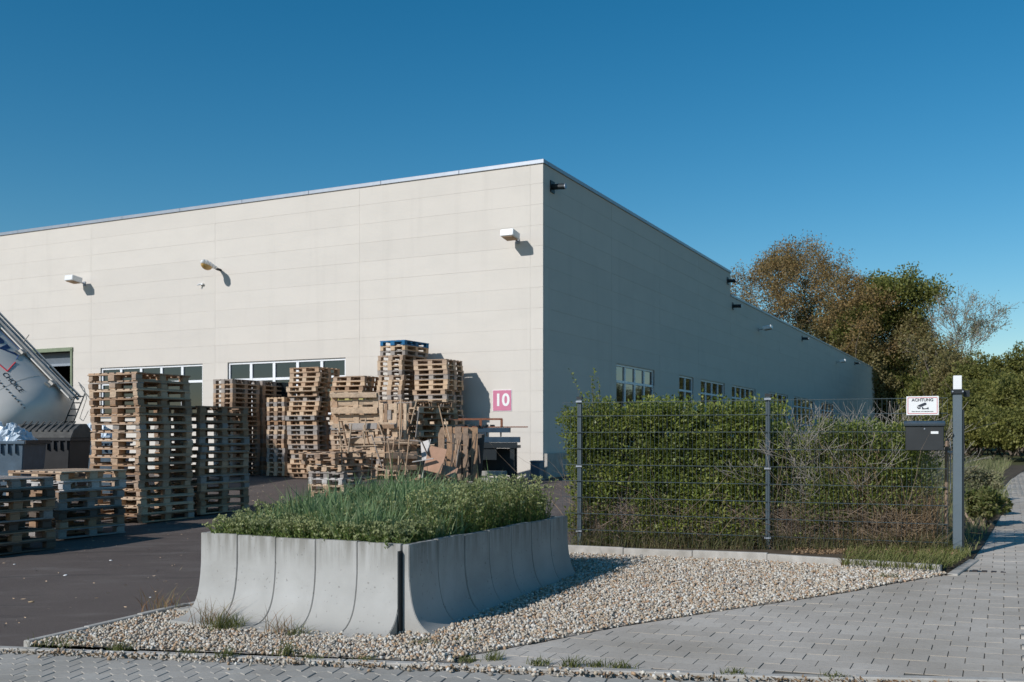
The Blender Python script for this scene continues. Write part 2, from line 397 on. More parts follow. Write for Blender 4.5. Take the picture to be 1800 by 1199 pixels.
def tree(label, cat, base, height, width, bark, leaf, depth=6, seed=1, nleaf=12000, lsize=.3, clump=.5, name='tree', group=None, spread=.7, kids=(2, 3), trunkfrac=.3, up=.12, tw=None, ratio=.74, r=.3, rmin=.022):
    segs, tips = skeleton(height, r, depth, seed, spread, kids, ratio, up, trunkfrac)
    T = np.array([tuple(p) for p, d in tips]); c = T.mean(0)
    ex = np.percentile(T[:, 0], 99)-np.percentile(T[:, 0], 1)
    sx = width/max(ex, .1); sz = height/T[:, 2].max(); ox = (np.percentile(T[:, 0], 99)+np.percentile(T[:, 0], 1))/2
    def fx(p): k = min(1, max(0, p[2]*sz/(height*.5))); return (p[0]*sx-ox*sx*k, p[1]*sx, p[2]*sz)
    root = empty(name, base); tag(root, label, cat, group)
    P0 = np.array([fx(s_[0]) for s_ in segs]); P1 = np.array([fx(s_[1]) for s_ in segs]); R0 = np.array([s_[2] for s_ in segs]); R1 = np.array([s_[3] for s_ in segs])
    kk = np.array([s_[4] for s_ in segs]); big = kk >= depth
    link('trunk', tubes_mesh('trunk', P0[big], P1[big], R0[big], R1[big], bark, 7), root)
    link('branches', tubes_mesh('branches', P0[~big], P1[~big], np.maximum(R0[~big], rmin), np.maximum(R1[~big], rmin*.7), bark, 4), root)
    if nleaf:
        TP = np.array([fx(p) for p, d in tips]); idx = RS.randint(0, len(TP), nleaf)
        cn = TP[idx]+np.clip(RS.normal(size=(nleaf, 3)), -1.6, 1.6)*clump
        link('crown', leaves_mesh('crown', cn, RS.normal(size=(nleaf, 3)), lsize*RS.uniform(.6, 1.3, nleaf), lsize*.6*RS.uniform(.6, 1.3, nleaf), leaf), root)
    return root
def blob_points(n, cen, rad, lumps, seed, shell=.35):
    """points on the lumpy outside of a crown made of many small lumps"""
    rg = np.random.RandomState(seed)
    v = unit(rg.normal(size=(lumps, 3))); v[:, 2] = np.abs(v[:, 2])*1.0-.25*(rg.rand(lumps)); rr = rg.uniform(.5, 1.10, lumps)[:, None]
    LC = v*rr*np.array(rad)*.86; LR = rg.uniform(.14, .30, lumps)*min(rad)
    i = rg.randint(0, lumps, n); d = unit(rg.normal(size=(n, 3))); q = rg.uniform(1-shell, 1.12, n)[:, None]
    return np.array(cen)+LC[i]+d*q*LR[i][:, None]*np.array([1.15, 1.15, .9]), d
def bush(label, base, w_, d_, h, leaf, bark, seed, n=9000, lsize=.16, lumps=70, name='bush', cat='bush', group=None, stems=9):
    root = empty(name, base); tag(root, label, cat, group)
    pts, d = blob_points(n, (0, 0, h*.42), (w_/2, d_/2, h*.58), lumps, seed)
    keep = pts[:, 2] > .02; pts, d = pts[keep], d[keep]
    m = len(pts); dd = d+RS.normal(size=(m, 3))*.8
    link('crown', leaves_mesh('crown', pts, dd, lsize*RS.uniform(.5, 1.35, m), lsize*.62*RS.uniform(.6, 1.3, m), leaf), root)
    P0, P1, R0, R1 = twigs(stems, lambda: (RS.uniform(-.2, .2)*w_, RS.uniform(-.2, .2)*d_, 0), h*.85, .03+.006*h, .18, 5, 1.0)
    link('trunk', tubes_mesh('trunk', P0, P1, R0, R1, bark, 5), root)
    return root

# ------------------------------------------------------------------ ground
def sheet(name, poly, off, mat, step=1.0, parent=None):
    bm = bmesh.new(); vs = [bm.verts.new((x, y, 0)) for x, y in poly]; bm.faces.new(vs)
    xs = [p[0] for p in poly]; ys = [p[1] for p in poly]
    cuts = [(0, x) for x in np.arange(-14, 9.01, step)]+[(0, .9)]+[(1, y) for y in np.arange(3, 32.01, step)]
    for ax, c_ in cuts:
        rng = xs if ax == 0 else ys
        if min(rng)+1e-4 < c_ < max(rng)-1e-4:
            co = (c_, 0, 0) if ax == 0 else (0, c_, 0); no = (1, 0, 0) if ax == 0 else (0, 1, 0)
            bmesh.ops.bisect_plane(bm, geom=bm.verts[:]+bm.edges[:]+bm.faces[:], plane_co=co, plane_no=no, dist=1e-5)
    bmesh.ops.triangulate(bm, faces=bm.faces[:])
    for v in bm.verts: v.co.z = gz(v.co.x, v.co.y)+off
    bmesh.ops.recalc_face_normals(bm, faces=bm.faces)
    for f in bm.faces:
        if f.normal.z < 0: f.normal_flip()
    me = bpy.data.meshes.new(name); bm.to_mesh(me); bm.free(); me.materials.append(mat)
    return link(name, me, parent)
g_ = sheet('ground', [(-900, -60), (900, -60), (900, 1500), (-900, 1500)], -.05, M['meadow']); tag(g_, kind='structure')
# outline points of the ground areas (all on the ground, found from where they stand)
KL = [G(45, 1133), G(335, 1066)]                               # kerb between asphalt and gravel
kd = (KL[1]-KL[0]); kd.z = 0; kd.normalize()
FK0 = G(985, 972); FK1 = G(1350, 988); FK2 = G(1655, 1009)     # kerb under the fence
PB = [G(x, y) for x, y in ((1667, 1010), (1555, 1029), (1489, 1042), (1355, 1062), (1262, 1075), (1089, 1102), (1000, 1120), (800, 1158))]
FL = [G(-60, 1137), G(300, 1146), G(800, 1166), G(1400, 1190)]  # front kerb line
fd = (FL[3]-FL[0]); fd.z = 0; fd.normalize(); fn_ = Vector((-fd.y, fd.x, 0))
def fline(s): return FL[0]+fd*s
BC = Vector((.903, 28.78, 0)); BC = P(954.6, 767, 28.78); BC.z = 0
def xy(p): return (p.x, p.y)
yard = [xy(FL[0]-fd*8+fn_*.05), xy(KL[0]), xy(KL[0]+kd*6.0), xy(FK0), xy(BC+U*16-L*.6), (4, 52), (-60, 80), (-60, FL[0].y-2)]
yard = [xy(FL[0]-fd*40), xy(KL[0]), xy(KL[1]), (-1.3, 10.4), xy(FK0), xy(FK0+U*6), xy(BC-L*2.0+U*2), xy(BC-L*2.0+U*60), (-70, 95), (-70, 5)]
a_ = sheet('asphalt_yard', yard, -.02, M['asphalt']); tag(a_, kind='structure')
gr = [xy(KL[0]), xy(FL[2])]+[xy(p) for p in reversed(PB)]+[xy(FK2), xy(FK1), xy(FK0), (-1.3, 10.4), xy(KL[1])]
b_ = sheet('gravel_bed', gr, .006, M['gravel_bed']); tag(b_, kind='structure')
# hedge bed behind the fence kerb
hb = [xy(FK0), xy(FK1), xy(FK2), xy(FK2+U*1.5), (5.6, 14), (5.0, 17), (2.2, 17), xy(FK0+U*6)]
hbo = sheet('planting_bed', hb, .07, M['soil']); tag(hbo, kind='structure')
vb = sheet('verge', [xy(FK2-U*.1), xy(G(1674, 1012)), xy(G(1700, 1000)), xy(G(1738, 946)), xy(G(1776, 878)), (9.4, 19.4), (13.6, 27.2), (20, 38.2), (4, 40), (4, 16), xy(FK2+U*1.4)], .012, M['soil']); tag(vb, kind='structure')

# front roadway strip of zigzag pavers, right pavement of rectangular pavers, footpath
def field_sheet(name, poly, off=-.012): return tag(sheet(name, poly, off, M['joint_sand']), kind='structure')
front_poly = [xy(FL[0]-fd*6-fn_*.10), xy(FL[3]+fd*3-fn_*.10), (6, 1.5), (-9, 1.5)]
pv_front = field_sheet('roadway', front_poly)
right_poly = [xy(FL[2]-fn_*.0+fd*.05), xy(FL[3]+fd*6)] + [(12, 9), (14, 14)] + [xy(G(1696, 1002)), xy(G(1672, 1012))]+[xy(p) for p in PB]
right_poly = [xy(fline(0)+fd*((FL[2]-FL[0]).length))]+[xy(FL[3]+fd*8)]+[(16, 11), xy(G(1700, 1001)+(-L)*9), xy(G(1700, 1001))]+[xy(p+U*.22+L*.1) for p in PB]
pv_right = field_sheet('pavement', right_poly, -.005)
def inside(x, y, poly):
    c_ = False; j = len(poly)-1
    for i in range(len(poly)):
        if (poly[i][1] > y) != (poly[j][1] > y) and x < (poly[j][0]-poly[i][0])*(y-poly[i][1])/(poly[j][1]-poly[i][1])+poly[i][0]: c_ = not c_
        j = i
    return c_
def gnorm(x, y):
    e = .2; return Vector((-(gz(x+e, y)-gz(x-e, y))/(2*e), -(gz(x, y+e)-gz(x, y-e))/(2*e), 1)).normalized()
def lay(name, outline, h, bevel, org, ax, ay, nx, ny, pitchx, pitchy, poly, parent, mat, maxobj=290, px_off=.5, view=True, extra=0):
    """lay pavers in staggered rows; nearest ones as objects, the rest joined"""
    mb = MB(); mb.prism(outline, lambda x, y, t_: Vector((x, y, t_-h)), h)
    me = bpy.data.meshes.new(name); me.from_pydata([tuple(v) for v in mb.v], [], mb.f)
    bm = bmesh.new(); bm.from_mesh(me); bmesh.ops.recalc_face_normals(bm, faces=bm.faces)
    te = [e for e in bm.edges if all(abs(v.co.z) < 1e-6 for v in e.verts)]
    if bevel: bmesh.ops.bevel(bm, geom=te, offset=bevel, segments=1, affect='EDGES')
    bm.to_mesh(me); bm.free(); me.materials.append(mat)
    vv = np.array([tuple(v.co) for v in me.vertices]); pf = [list(p.vertices) for p in me.polygons]
    spots = []
    r = max(max(abs(a), abs(b)) for a, b in outline)
    for j in range(-ny, ny):
        for i in range(-nx, nx):
            p = org+ax*((i+(px_off if j % 2 else 0))*pitchx)+ay*(j*pitchy)
            if all(inside(p.x+ax.x*dx+ay.x*dy, p.y+ax.y*dx+ay.y*dy, poly) for dx, dy in ((r*.9, 0), (-r*.9, 0), (0, pitchy*.4), (0, -pitchy*.4))):
                spots.append(p)
    spots = [p for p in spots if p.y > 4.5 and abs(p.x) < p.y*.62+1]
    vis = [p for p in spots if abs(p.x) < p.y*.525 and HY+(EYE-gz(p.x, p.y))*F/p.y < 1215]
    vis.sort(key=lambda p: p.length); main = vis[:maxobj]; ids = set(id(p) for p in main); rest = [p for p in spots if id(p) not in ids]
    ang = math.atan2(ax.y, ax.x)
    def mat4(p):
        n = gnorm(p.x, p.y); q = Vector((0, 0, 1)).rotation_difference(n); q2 = q.to_matrix() @ Matrix.Rotation(ang+random.gauss(0, .006), 3, 'Z')
        mm = q2.to_4x4(); mm.translation = Vector((p.x, p.y, gz(p.x, p.y)+random.gauss(0, .0012))); return mm
    for p in main:
        o = link(name, me, parent); o.matrix_basis = mat4(p)
    V = []; FF = {}
    for k, p in enumerate(rest):
        mm = np.array(mat4(p)); V.append(vv@mm[:3, :3].T+mm[:3, 3])
        for f in pf: FF.setdefault(len(f), []).append([i+k*len(vv) for i in f])
    if rest:
        o = link(name+'s', np_mesh(name+'s', np.concatenate(V), [np.array(f) for f in FF.values()], [mat]), parent); tag(o, kind='stuff')
    return len(main), len(rest)
g2 = .002
def rect(w_, d_, a=.0032, b=.0016): return [(-w_/2+a, -d_/2+b), (w_/2-a, -d_/2+b), (w_/2-a, d_/2-b), (-w_/2+a, d_/2-b)]
o_ = G(1700, 1008)
print('pavers right', lay('paver', rect(.215, .165), .05, 0, o_, -L, U, 60, 60, .215, .165, right_poly, pv_right, M['paver_grey']))
za = .016
zig = [(-.1+g2, -.055-za+g2), (-.05, -.055+za+g2), (.0, -.055-za+g2), (.05, -.055+za+g2), (.1-g2, -.055-za+g2),
       (.1-g2, .055-za-g2), (.05, .055+za-g2), (.0, .055-za-g2), (-.05, .055+za-g2), (-.1+g2, .055-za-g2)]
zig = [(x*1.12, y*1.25) for x, y in zig]
print('pavers front', lay('zigzag_paver', zig, .05, .004, FL[1]-fn_*.3, fd, fn_, 60, 60, .226, .1375, front_poly, pv_front, M['paver_brown'], px_off=.5))
# footpath going back on the right
pth_l = [G(1697, 1001), G(1735, 948), G(1772, 880), Vector((9.3, 19.2, 0)), Vector((13.5, 27, 0)), Vector((20, 38, 0))]
pth_poly = [xy(p+L*.28) for p in pth_l]+[(24, 36), (18.5, 26), (14, 18), (12, 14), xy(G(1700, 1001)+(-L)*9)]
pv_path = field_sheet('footpath', pth_poly, -.004)
print('path', lay('path_paver', rect(.215, .165), .05, 0, o_+U*.02, -L, U, 90, 150, .215, .165, pth_poly, pv_path, M['paver_grey'], 220))
# drain channel across the path
dr = empty('drain_channel', G(1704, 1004)); dr.rotation_euler = (0, 0, ROT-.05)
tag(dr, 'rusty slotted drain channel set into the paving beside the gate post', 'drain')
MB().box((2.5, 0, -.01), (5, .11, .03)).build('channel_frame', M['dark_metal'], dr)
for i in range(60):
    MB().box((.05+i*.083, 0, .008), (.045, .10, .008)).build('grate_bar', M['grate_rust'], dr) if i == 0 else None
gb = [o for o in dr.children if o.name.startswith('grate_bar')][0]
for i in range(1, 58):
    c_ = gb.copy(); C.objects.link(c_); c_.parent = dr; c_.location = (i*.083, 0, 0)

# kerbs
def kerb(name, a, b, n, wdt, top, mat, label, seglab=None):
    root = empty(name, (a.x, a.y, 0)); tag(root, kind='structure')
    d = b-a; d.z = 0; ln = d.length/n; d.normalize(); nn = Vector((-d.y, d.x, 0))
    for i in range(n):
        p0 = a+d*(i*ln+.003); p1 = a+d*((i+1)*ln-.003); j = random.gauss(0, .004)
        mb = MB(); k = len(mb.v)
        for z in (-.15, top+j):
            for p in (p0-nn*wdt/2, p1-nn*wdt/2, p1+nn*wdt/2, p0+nn*wdt/2):
                mb.v.append(Vector((p.x-a.x, p.y-a.y, gz(p.x, p.y)+z)))
        mb.f += [[3, 2, 1, 0], [4, 5, 6, 7], [0, 1, 5, 4], [1, 2, 6, 5], [2, 3, 7, 6], [3, 0, 4, 7]]
        mb.build('kerb_stone', mat, root, bevel=.007)
    return root
kerb('yard_kerb', KL[0], KL[0]+kd*((KL[1]-KL[0]).length+.5), 4, .07, .035, M['kerb_concrete'], '')
kerb('road_kerb', FL[0]-fd*1, FL[3]+fd*2, 11, .07, .015, M['kerb_concrete'], '')
kerb('fence_kerb', FK0, FK1, 3, .06, .10, M['kerb_concrete'], '')
kerb('fence_kerb', FK1, FK2, 2, .06, .09, M['kerb_concrete'], '')
kerb('pavement_edge', G(1674, 1012)+U*.0, G(1712, 985), 2, .10, .012, M['kerb_concrete'], '')

# gravel stones
ico = bmesh.new(); bmesh.ops.create_icosphere(ico, subdivisions=1, radius=1); IV = np.array([tuple(v.co) for v in ico.verts]); IF = np.array([[v.index for v in f.verts] for f in ico.faces]); ico.free()
def stones(name, pts, smin, smax, mat, zoff=.0):
    n = len(pts); ax = unit(RS.normal(size=(n, 3))); an = RS.uniform(0, 2*PI, n)
    sc = RS.uniform(smin, smax, n)[:, None]*RS.uniform(.6, 1.15, (n, 3))*np.array([1.1, 1, .8])
    V = IV[None]*(1+RS.uniform(-.30, .22, (n, 12, 1)))*sc[:, None, :]
    K = ax[:, None, :]; cs = np.cos(an)[:, None, None]; sn = np.sin(an)[:, None, None]
    V = V*cs+np.cross(np.broadcast_to(K, V.shape), V)*sn+K*(V*K).sum(-1, keepdims=True)*(1-cs)
    V = V+pts[:, None, :]
    Fc = (IF[None]+(np.arange(n)*12)[:, None, None]).reshape(-1, 3)
    return np_mesh(name, V.reshape(-1, 3), Fc, [mat])
def scatter(poly, n, zf):
    xs = [p[0] for p in poly]; ys = [p[1] for p in poly]; out = []
    while len(out) < n:
        x = RS.uniform(min(xs), max(xs)); y = RS.uniform(min(ys), max(ys))
        if inside(x, y, poly): out.append((x, y, zf(x, y)))
    return np.array(out)
AP = P(705, 957, 7.75); AP.z = 0                                # planter corner
PT = EYE-(957-HY)/F*7.75                                        # planter rim height
PH = .70; PB0 = PT-PH
WL, WU = 2.06, 3.12
def in_planter(x, y, m=0.0):
    d = Vector((x-AP.x, y-AP.y, 0)); a = d.dot(L); b = d.dot(U); return -m-.1 < a < WL+m and -m < b < WU+m
gp = [p for p in scatter(gr, 52000, lambda x, y: gz(x, y)+RS.uniform(.002, .024)) if not in_planter(p[0], p[1], -.05)]
tag(link('gravel', stones('gravel', np.array(gp), .0072, .0192, M['gravel_stone'])), 'pale mixed gravel stones covering the bed round the concrete planter', 'gravel', None, 'stuff')
# stray stones on the front strip
sp = []
for _ in range(420):
    s_ = RS.uniform(.8, 5.5); p = fline(s_)-fn_*abs(RS.normal(0, .09)); sp.append((p.x, p.y, gz(p.x, p.y)+.012))
tag(link('stray_stones', stones('stray_stones', np.array(sp), .006, .02, M['gravel_stone'])), 'loose gravel stones spilled over the front kerb', 'gravel', None, 'stuff')

# ------------------------------------------------------------------ warehouse
W = empty('warehouse', (BC.x, BC.y, EYE), ROT)                  # local x = -L (right), y = U, z relative to the eye
tag(W, 'large cream flat-roofed warehouse hall with long shaded side wall', 'building')
ROWS = [7.917-.6*k for k in range(0, 17)]
TW = 0.0
def tL(px): return along(BC, L, px)
def tU(px): return along(BC, U, px)
winL = [(tL(356), tL(176.6), 2.517, .717, 5, 0), (tL(607.3), tL(400), 2.517, .717, 5, 1)]
doorL = (tL(128), tL(128)+4.3, 3.27, -2.2)
winU = [(tU(1083.5), tU(1150.5), 2.50, .70, 4), (tU(1194), tU(1219), 2.50, .70, 2), (tU(1232), tU(1274), 2.50, .70, 4), (tU(1286.5), tU(1328), 2.50, .70, 5), (tU(1352), tU(1385), 2.5, .7, 4), (tU(1396), tU(1432), 2.5, .7, 5), (tU(1444), tU(1468), 2.5, .7, 4)]
gap = .0035
def subtract(rects, hole):
    out = []
    for a0, a1, z0, z1 in rects:
        h0, h1, k0, k1 = hole
        if h1 <= a0 or h0 >= a1 or k1 <= z0 or k0 >= z1: out.append((a0, a1, z0, z1)); continue
        if h0 > a0: out.append((a0, h0, z0, z1))
        if h1 < a1: out.append((h1, a1, z0, z1))
        b0, b1 = max(a0, h0), min(a1, h1)
        if k0 > z0: out.append((b0, b1, z0, k0))
        if k1 < z1: out.append((b0, b1, k1, z1))
    return [r_ for r_ in out if r_[1]-r_[0] > .04 and r_[3]-r_[2] > .04]
def panels(seams, rows, holes, face, name='wall_panel'):
    for s0, s1 in zip(seams, seams[1:]):
        for z1, z0 in zip(rows, rows[1:]):
            if z1 < -1.7: continue
            gap = .0035 if face == 'L' else .007
            rs = [(s0+gap/2, s1-gap/2, z0+gap/2, z1-gap/2)]
            for h_ in holes: rs = subtract(rs, h_)
            for a0, a1, b0, b1 in rs:
                j = random.uniform(-.0015, .0015); th = .08
                if face == 'L': c_ = (-(a0+a1)/2, th/2+j, (b0+b1)/2); d_ = (a1-a0, th, b1-b0)
                else: c_ = (-th/2-j, (a0+a1)/2, (b0+b1)/2); d_ = (th, a1-a0, b1-b0)
                mb = MB().box((0, 0, 0), d_); mb.build(name, M['facade_paint'], W, loc=c_, bevel=.001)
t_ = tL(932)
seamL = [.0, t_, tL(632), tL(378), tL(160), tL(160)+6, tL(160)+12, tL(160)+18]
holesL = [(a, b, z0, z1) for a, b, z1, z0, n, k in winL]+[(doorL[0], doorL[1], doorL[3], doorL[2])]
panels(seamL, ROWS, holesL, 'L')
T1 = tU(1283.8); T2 = tU(1537.5)
seamU = [.085, .42, tU(1075), tU(1160), 16.2, T1]
holesU = [(a, b, z0, z1) for a, b, z1, z0, n in winU]
panels(seamU, ROWS, holesU, 'U')
seamU2 = [T1]+[T1+5.85*k for k in range(1, 10)]+[T2]
panels(seamU2, [6.717+.1]+[6.717-.6*k for k in range(1, 15)], holesU, 'U')
# wall core set back behind the panels, pierced at the openings
def core(rects, face):
    mb = MB()
    for a0, a1, z0, z1 in rects:
        if face == 'L': mb.box((-(a0+a1)/2, .1055, (z0+z1)/2), (a1-a0, .20, z1-z0))
        else: mb.box((-.1055, (a0+a1)/2, (z0+z1)/2), (.20, a1-a0, z1-z0))
    return mb
rs = [(.22, seamL[-1], -1.9, 7.9)]
for h_ in holesL: rs = subtract(rs, h_)
core(rs, 'L').build('wall_core', M['facade_paint'], W)
rs = [(.015, T1, -1.9, 7.9), (T1+.002, T2, -1.9, 6.8)]
for h_ in holesU: rs = subtract(rs, h_)
core(rs, 'U').build('wall_core', M['facade_paint'], W)
XW = seamL[-1]
MB().box((-XW/2, T1/2, 7.80), (XW-.4, T1-.4, .1)).box((-XW/2, (T1+T2)/2+.2, 6.70), (XW-.4, T2-T1-.4, .1)).build('roof', M['dark_metal'], W)
MB().box((-XW/2, T2-.1, 2.5), (XW, .2, 8.6)).box((-XW+.1, T2/2, 2.5), (.2, T2-.6, 8.6)).box((-XW/2, T1+.2, 7.3), (XW-.4, .19, 1.2)).build('rear_wall', M['facade_paint'], W)
# black sheets standing in for the hall's unlit interior behind the openings
MB().box((-XW/2, 3.2, 2.0), (XW-1, .05, 7.5)).box((-3.2, T2/2+2, 2.0), (.05, T2-6, 7.5)).build('interior_shade_sheet', M['interior_black'], W)
def coping(a, b, z, face, n):
    st = (b-a)/n
    for i in range(n):
        x0 = a+i*st+.003; x1 = a+(i+1)*st-.003
        mb = MB()
        if face == 'L': mb.box((-(x0+x1)/2, .13, z-.01), (x1-x0, .34, .12))
        else: mb.box((-.13, (x0+x1)/2, z-.01), (.34, x1-x0, .12))
        mb.build('roof_coping', M['metal_coping'], W, bevel=.008)
coping(-.04, XW, 7.95, 'L', 13); coping(.305, T1+.04, 7.95, 'U', 8); coping(T1+.05, T2, 6.85, 'U', 18)
def window(a0, a1, z1, z0, nl, face, tr=.56):
    fr = MB(); wd = a1-a0; y = .045
    def bx(mb, u0, u1, v0, v1, dep, th):
        if face == 'L': mb.box((-(u0+u1)/2, dep, (v0+v1)/2), (u1-u0, th, v1-v0))
        else: mb.box((-dep, (u0+u1)/2, (v0+v1)/2), (th, u1-u0, v1-v0))
    zt = z1-tr
    bx(fr, a0+.004, a1-.004, z1-.075, z1-.004, .09, .07); bx(fr, a0+.004, a1-.004, z0+.004, z0+.075, .09, .07)
    bx(fr, a0+.004, a0+.07, z0+.078, z1-.078, .09, .07); bx(fr, a1-.07, a1-.004, z0+.078, z1-.078, .09, .07)
    o = fr.build('window', M['frame_white'], W, bevel=.004)
    sp_ = wd/nl
    mul = MB()
    for k in range(1, nl): bx(mul, a0+k*sp_-.055, a0+k*sp_+.055, z0+.08, z1-.08, .085, .06)
    for k in range(nl): bx(mul, a0+k*sp_+.06, a0+(k+1)*sp_-.06, zt-.085, zt-.0, .085, .055)
    mul.build('mullion', M['frame_white'], o, bevel=.003)
    for k in range(nl):
        u0 = a0+k*sp_+(.068 if k == 0 else .052); u1 = a0+(k+1)*sp_-(.068 if k == nl-1 else .052)
        for v0, v1 in ((zt+.0, z1-.073), (z0+.073, zt-.08)):
            g = MB(); bx(g, u0, u1, v0, v1, .10+random.uniform(-.002, .002), .008); 
            ob = g.build('pane', M['glass'], o)
    sill = MB(); bx(sill, a0, a1, z0-.03, z0-.002, .02, .16); sill.build('window_sill', M['metal_coping'], o)
for a, b, z1, z0, n, k in winL: window(a, b, z1, z0, n, 'L')
for a, b, z1, z0, n in winU: window(a, b, z1, z0, n, 'U')
d0, d1, dz1, dz0 = doorL
o = MB().box((-(d0+.04), .01, 1.0), (.08, .12, dz1*2-2.0)).box((-(d1-.04), .01, 1.0), (.08, .12, dz1*2-2.0)).box((-(d0+d1)/2, .01, dz1+.0), (d1-d0+.04, .12, .14)).build('gate_frame', M['green_frame'], W)
MB().box((-(d0+d1)/2, .30, dz1-.33), (d1-d0-.18, .05, .5)).build('gate_leaf', M['door_grey'], W)
MB().box((-(d0+d1)/2, .24, dz1-.55), (d1-d0-.18, .06, .09)).build('gate_rail', M['metal_coping'], W)
# overflow spouts
for px, z in ((974, 7.33), (1281, 7.44), (1290, 6.35), (1411, 6.38), (1503, 6.42)):
    t0 = tU(px)-.25 if px != 974 else .62
    mb = MB().box((.02, 0, 0), (.03, .28, .34)).tube((.02, 0, 0), (.42, 0, -.02), .085, .085, 12)
    o = mb.build('overflow_spout', M['dark_metal'], W, loc=(0, t0, z))
    MB().tube((.42, 0, -.02), (.445, 0, -.02), .08, .08, 12).build('spout_rim', M['metal_coping'], o)
# base notch
MB().box((.01, 4.6, -.95), (.03, .9, .28)).build('cellar_vent', M['dark_metal'], W)
MB().box((.06, 1.0, -.85), (.10, 1.9, .7)).build('plinth', M['kerb_concrete'], W)

def wall_lamp(px, py, label, kind=0, face='L'):
    if face == 'L': t0 = tL(px); base = BC+L*t0; Yd = base.y
    else: t0 = tU(px); base = BC+U*t0; Yd = base.y
    z = EYE-(py-HY)/F*Yd
    root = empty('wall_lamp', (base.x, base.y, z), ROT if face == 'L' else ROT+PI/2); tag(root, label, 'lamp', 'lamps mounted on the warehouse walls')
    # local -y points out of the wall
    if kind == 0:
        MB().box((0, -.02, 0), (.12, .03, .16)).tube((0, -.02, 0), (0, -.30, .05), .025, .025, 8).build('bracket', M['metal_coping'], root)
        R_ = Matrix.Rotation(math.radians(-8), 3, 'X')
        MB().box((0, -.50, .10), (.42, .46, .20), R_, 1.0).build('lamp_housing', M['white_plastic'], root, bevel=.02)
        MB().box((0, -.52, -.012), (.34, .36, .012), R_).build('lamp_glass', M['chipboard'], root)
    else:
        MB().tube((0, 0, 0), (0, -.22, .02), .045, .045, 10).build('bracket', M['dark_metal'], root)
        mb = MB(); pr = [(-.20, .05), (-.35, .07), (-.5, .10), (-.68, .12), (-.82, .10), (-.92, .04)]
        for (a, r0), (b, r1) in zip(pr, pr[1:]): mb.tube((0, a, .05-.25*(a+.2)*.6), (0, b, .05-.25*(b+.2)*.6), r0, r1, 12)
        mb.build('lamp_housing', M['white_plastic'], root, smooth=True)
        bm = bmesh.new(); bmesh.ops.create_uvsphere(bm, u_segments=14, v_segments=8, radius=1)
        for v in bm.verts: v.co = Vector((v.co.x*.13, v.co.y*.24, min(0, v.co.z)*.15))
        me = bpy.data.meshes.new('diffuser'); bm.to_mesh(me); bm.free(); me.materials.append(M['amber'])
        link('diffuser', me, root, (0, -.68, .055), (math.radians(-9), 0, 0))
    return root
wall_lamp(910, 424, 'white box lamp high on sunlit wall near the corner')
wall_lamp(149, 499, 'white box lamp on sunlit wall above the silo trailer')
wall_lamp(388, 475, 'rounded street-style lamp with amber glass on sunlit wall', 1)
wall_lamp(1333, 580, 'box lamp on shaded wall nearer the roof step', 0, 'U')
wall_lamp(1470, 637, 'box lamp on shaded wall near the far end', 0, 'U')
p = BC+L*tL(356); o = MB().box((0, -.04, 0), (.14, .08, .05)).tube((-.04, -.08, 0), (-.1, -.16, -.04), .03, .02, 8).build('wall_sensor', M['white_plastic'], None, loc=(p.x, p.y, EYE-(500-HY)/F*p.y), rot=(0, 0, ROT))
tag(o, 'tiny white sensor on sunlit wall below the rounded lamp', 'sensor')

def text_mesh(s, size, name, mat, bold=0.0, ext=.002):
    cu = bpy.data.curves.new(name, 'FONT'); cu.body = s; cu.size = size; cu.align_x = 'CENTER'; cu.align_y = 'CENTER'; cu.offset = bold; cu.extrude = ext
    o = bpy.data.objects.new(name, cu); C.objects.link(o); dg = bpy.context.evaluated_depsgraph_get(); dg.update()
    me = bpy.data.meshes.new_from_object(o.evaluated_get(dg)); bpy.data.objects.remove(o); me.name = name
    me.materials.clear(); me.materials.append(mat); return me
# pink number sign
p = BC+L*tL(883); z = EYE-(704-HY)/F*p.y
ns = empty('number_sign', (p.x, p.y, z), ROT); tag(ns, 'pink square sign with white number 10 on sunlit wall', 'sign')
MB().box((0, -.012, 0), (.60, .016, .60)).build('sign_plate', M['sign_pink'], ns)
MB().box((0, -.008, 0), (.625, .012, .625)).build('sign_border', M['frame_white'], ns).location = (0, 0.001, 0)
link('digits', text_mesh('10', .50, 'digits', M['white_plastic'], .014), ns, (0.0, -.023, 0), (PI/2, 0, 0))

# ------------------------------------------------------------------ pallets
_cache = {}
def pallet_boxes(w_, d_, nb, h=.144):
    """x = w (board ends), y = d (board length); yields (name, centre, dims)"""
    bt = .022*h/.144; bh = h-3*bt; out = []
    bw = [.1, .145, .1]
    for i, x in enumerate((-w_/2+.05, 0, w_/2-.05)):
        out.append(('bottom_board', (x, 0, bt/2), (bw[i], d_, bt)))
        for y in (-d_/2+.0725, 0, d_/2-.0725):
            out.append(('block', (x, y, bt+bh/2), (bw[i], .145, bh-.001)))
    for y in (-d_/2+.0725, 0, d_/2-.0725):
        out.append(('cross_board', (0, y, bt+bh+bt/2), (w_, .145, bt-.001)))
    sp_ = (w_-.12)/(nb-1); ww = min(.145, sp_-.03)
    for i in range(nb):
        out.append(('deck_board', (-w_/2+.06+i*sp_, 0, h-bt/2), (ww if i % 2 == 0 else ww*.85, d_, bt-.001)))
    return out
def pallet_mesh(w_, d_, nb, mat):
    k = ('m', round(w_, 2), round(d_, 2), nb, mat)
    if k not in _cache:
        mb = MB()
        for nm, c_, dm in pallet_boxes(w_, d_, nb): mb.box(c_, dm)
        _cache[k] = mb.mesh('pallet', M[mat])
    return _cache[k]
def box_mesh(nm, dm, mat):
    k = ('b', nm, tuple(round(x, 3) for x in dm), mat)
    if k not in _cache: _cache[k] = MB().box((0, 0, 0), dm).mesh(nm, M[mat], bevel=.003)
    return _cache[k]
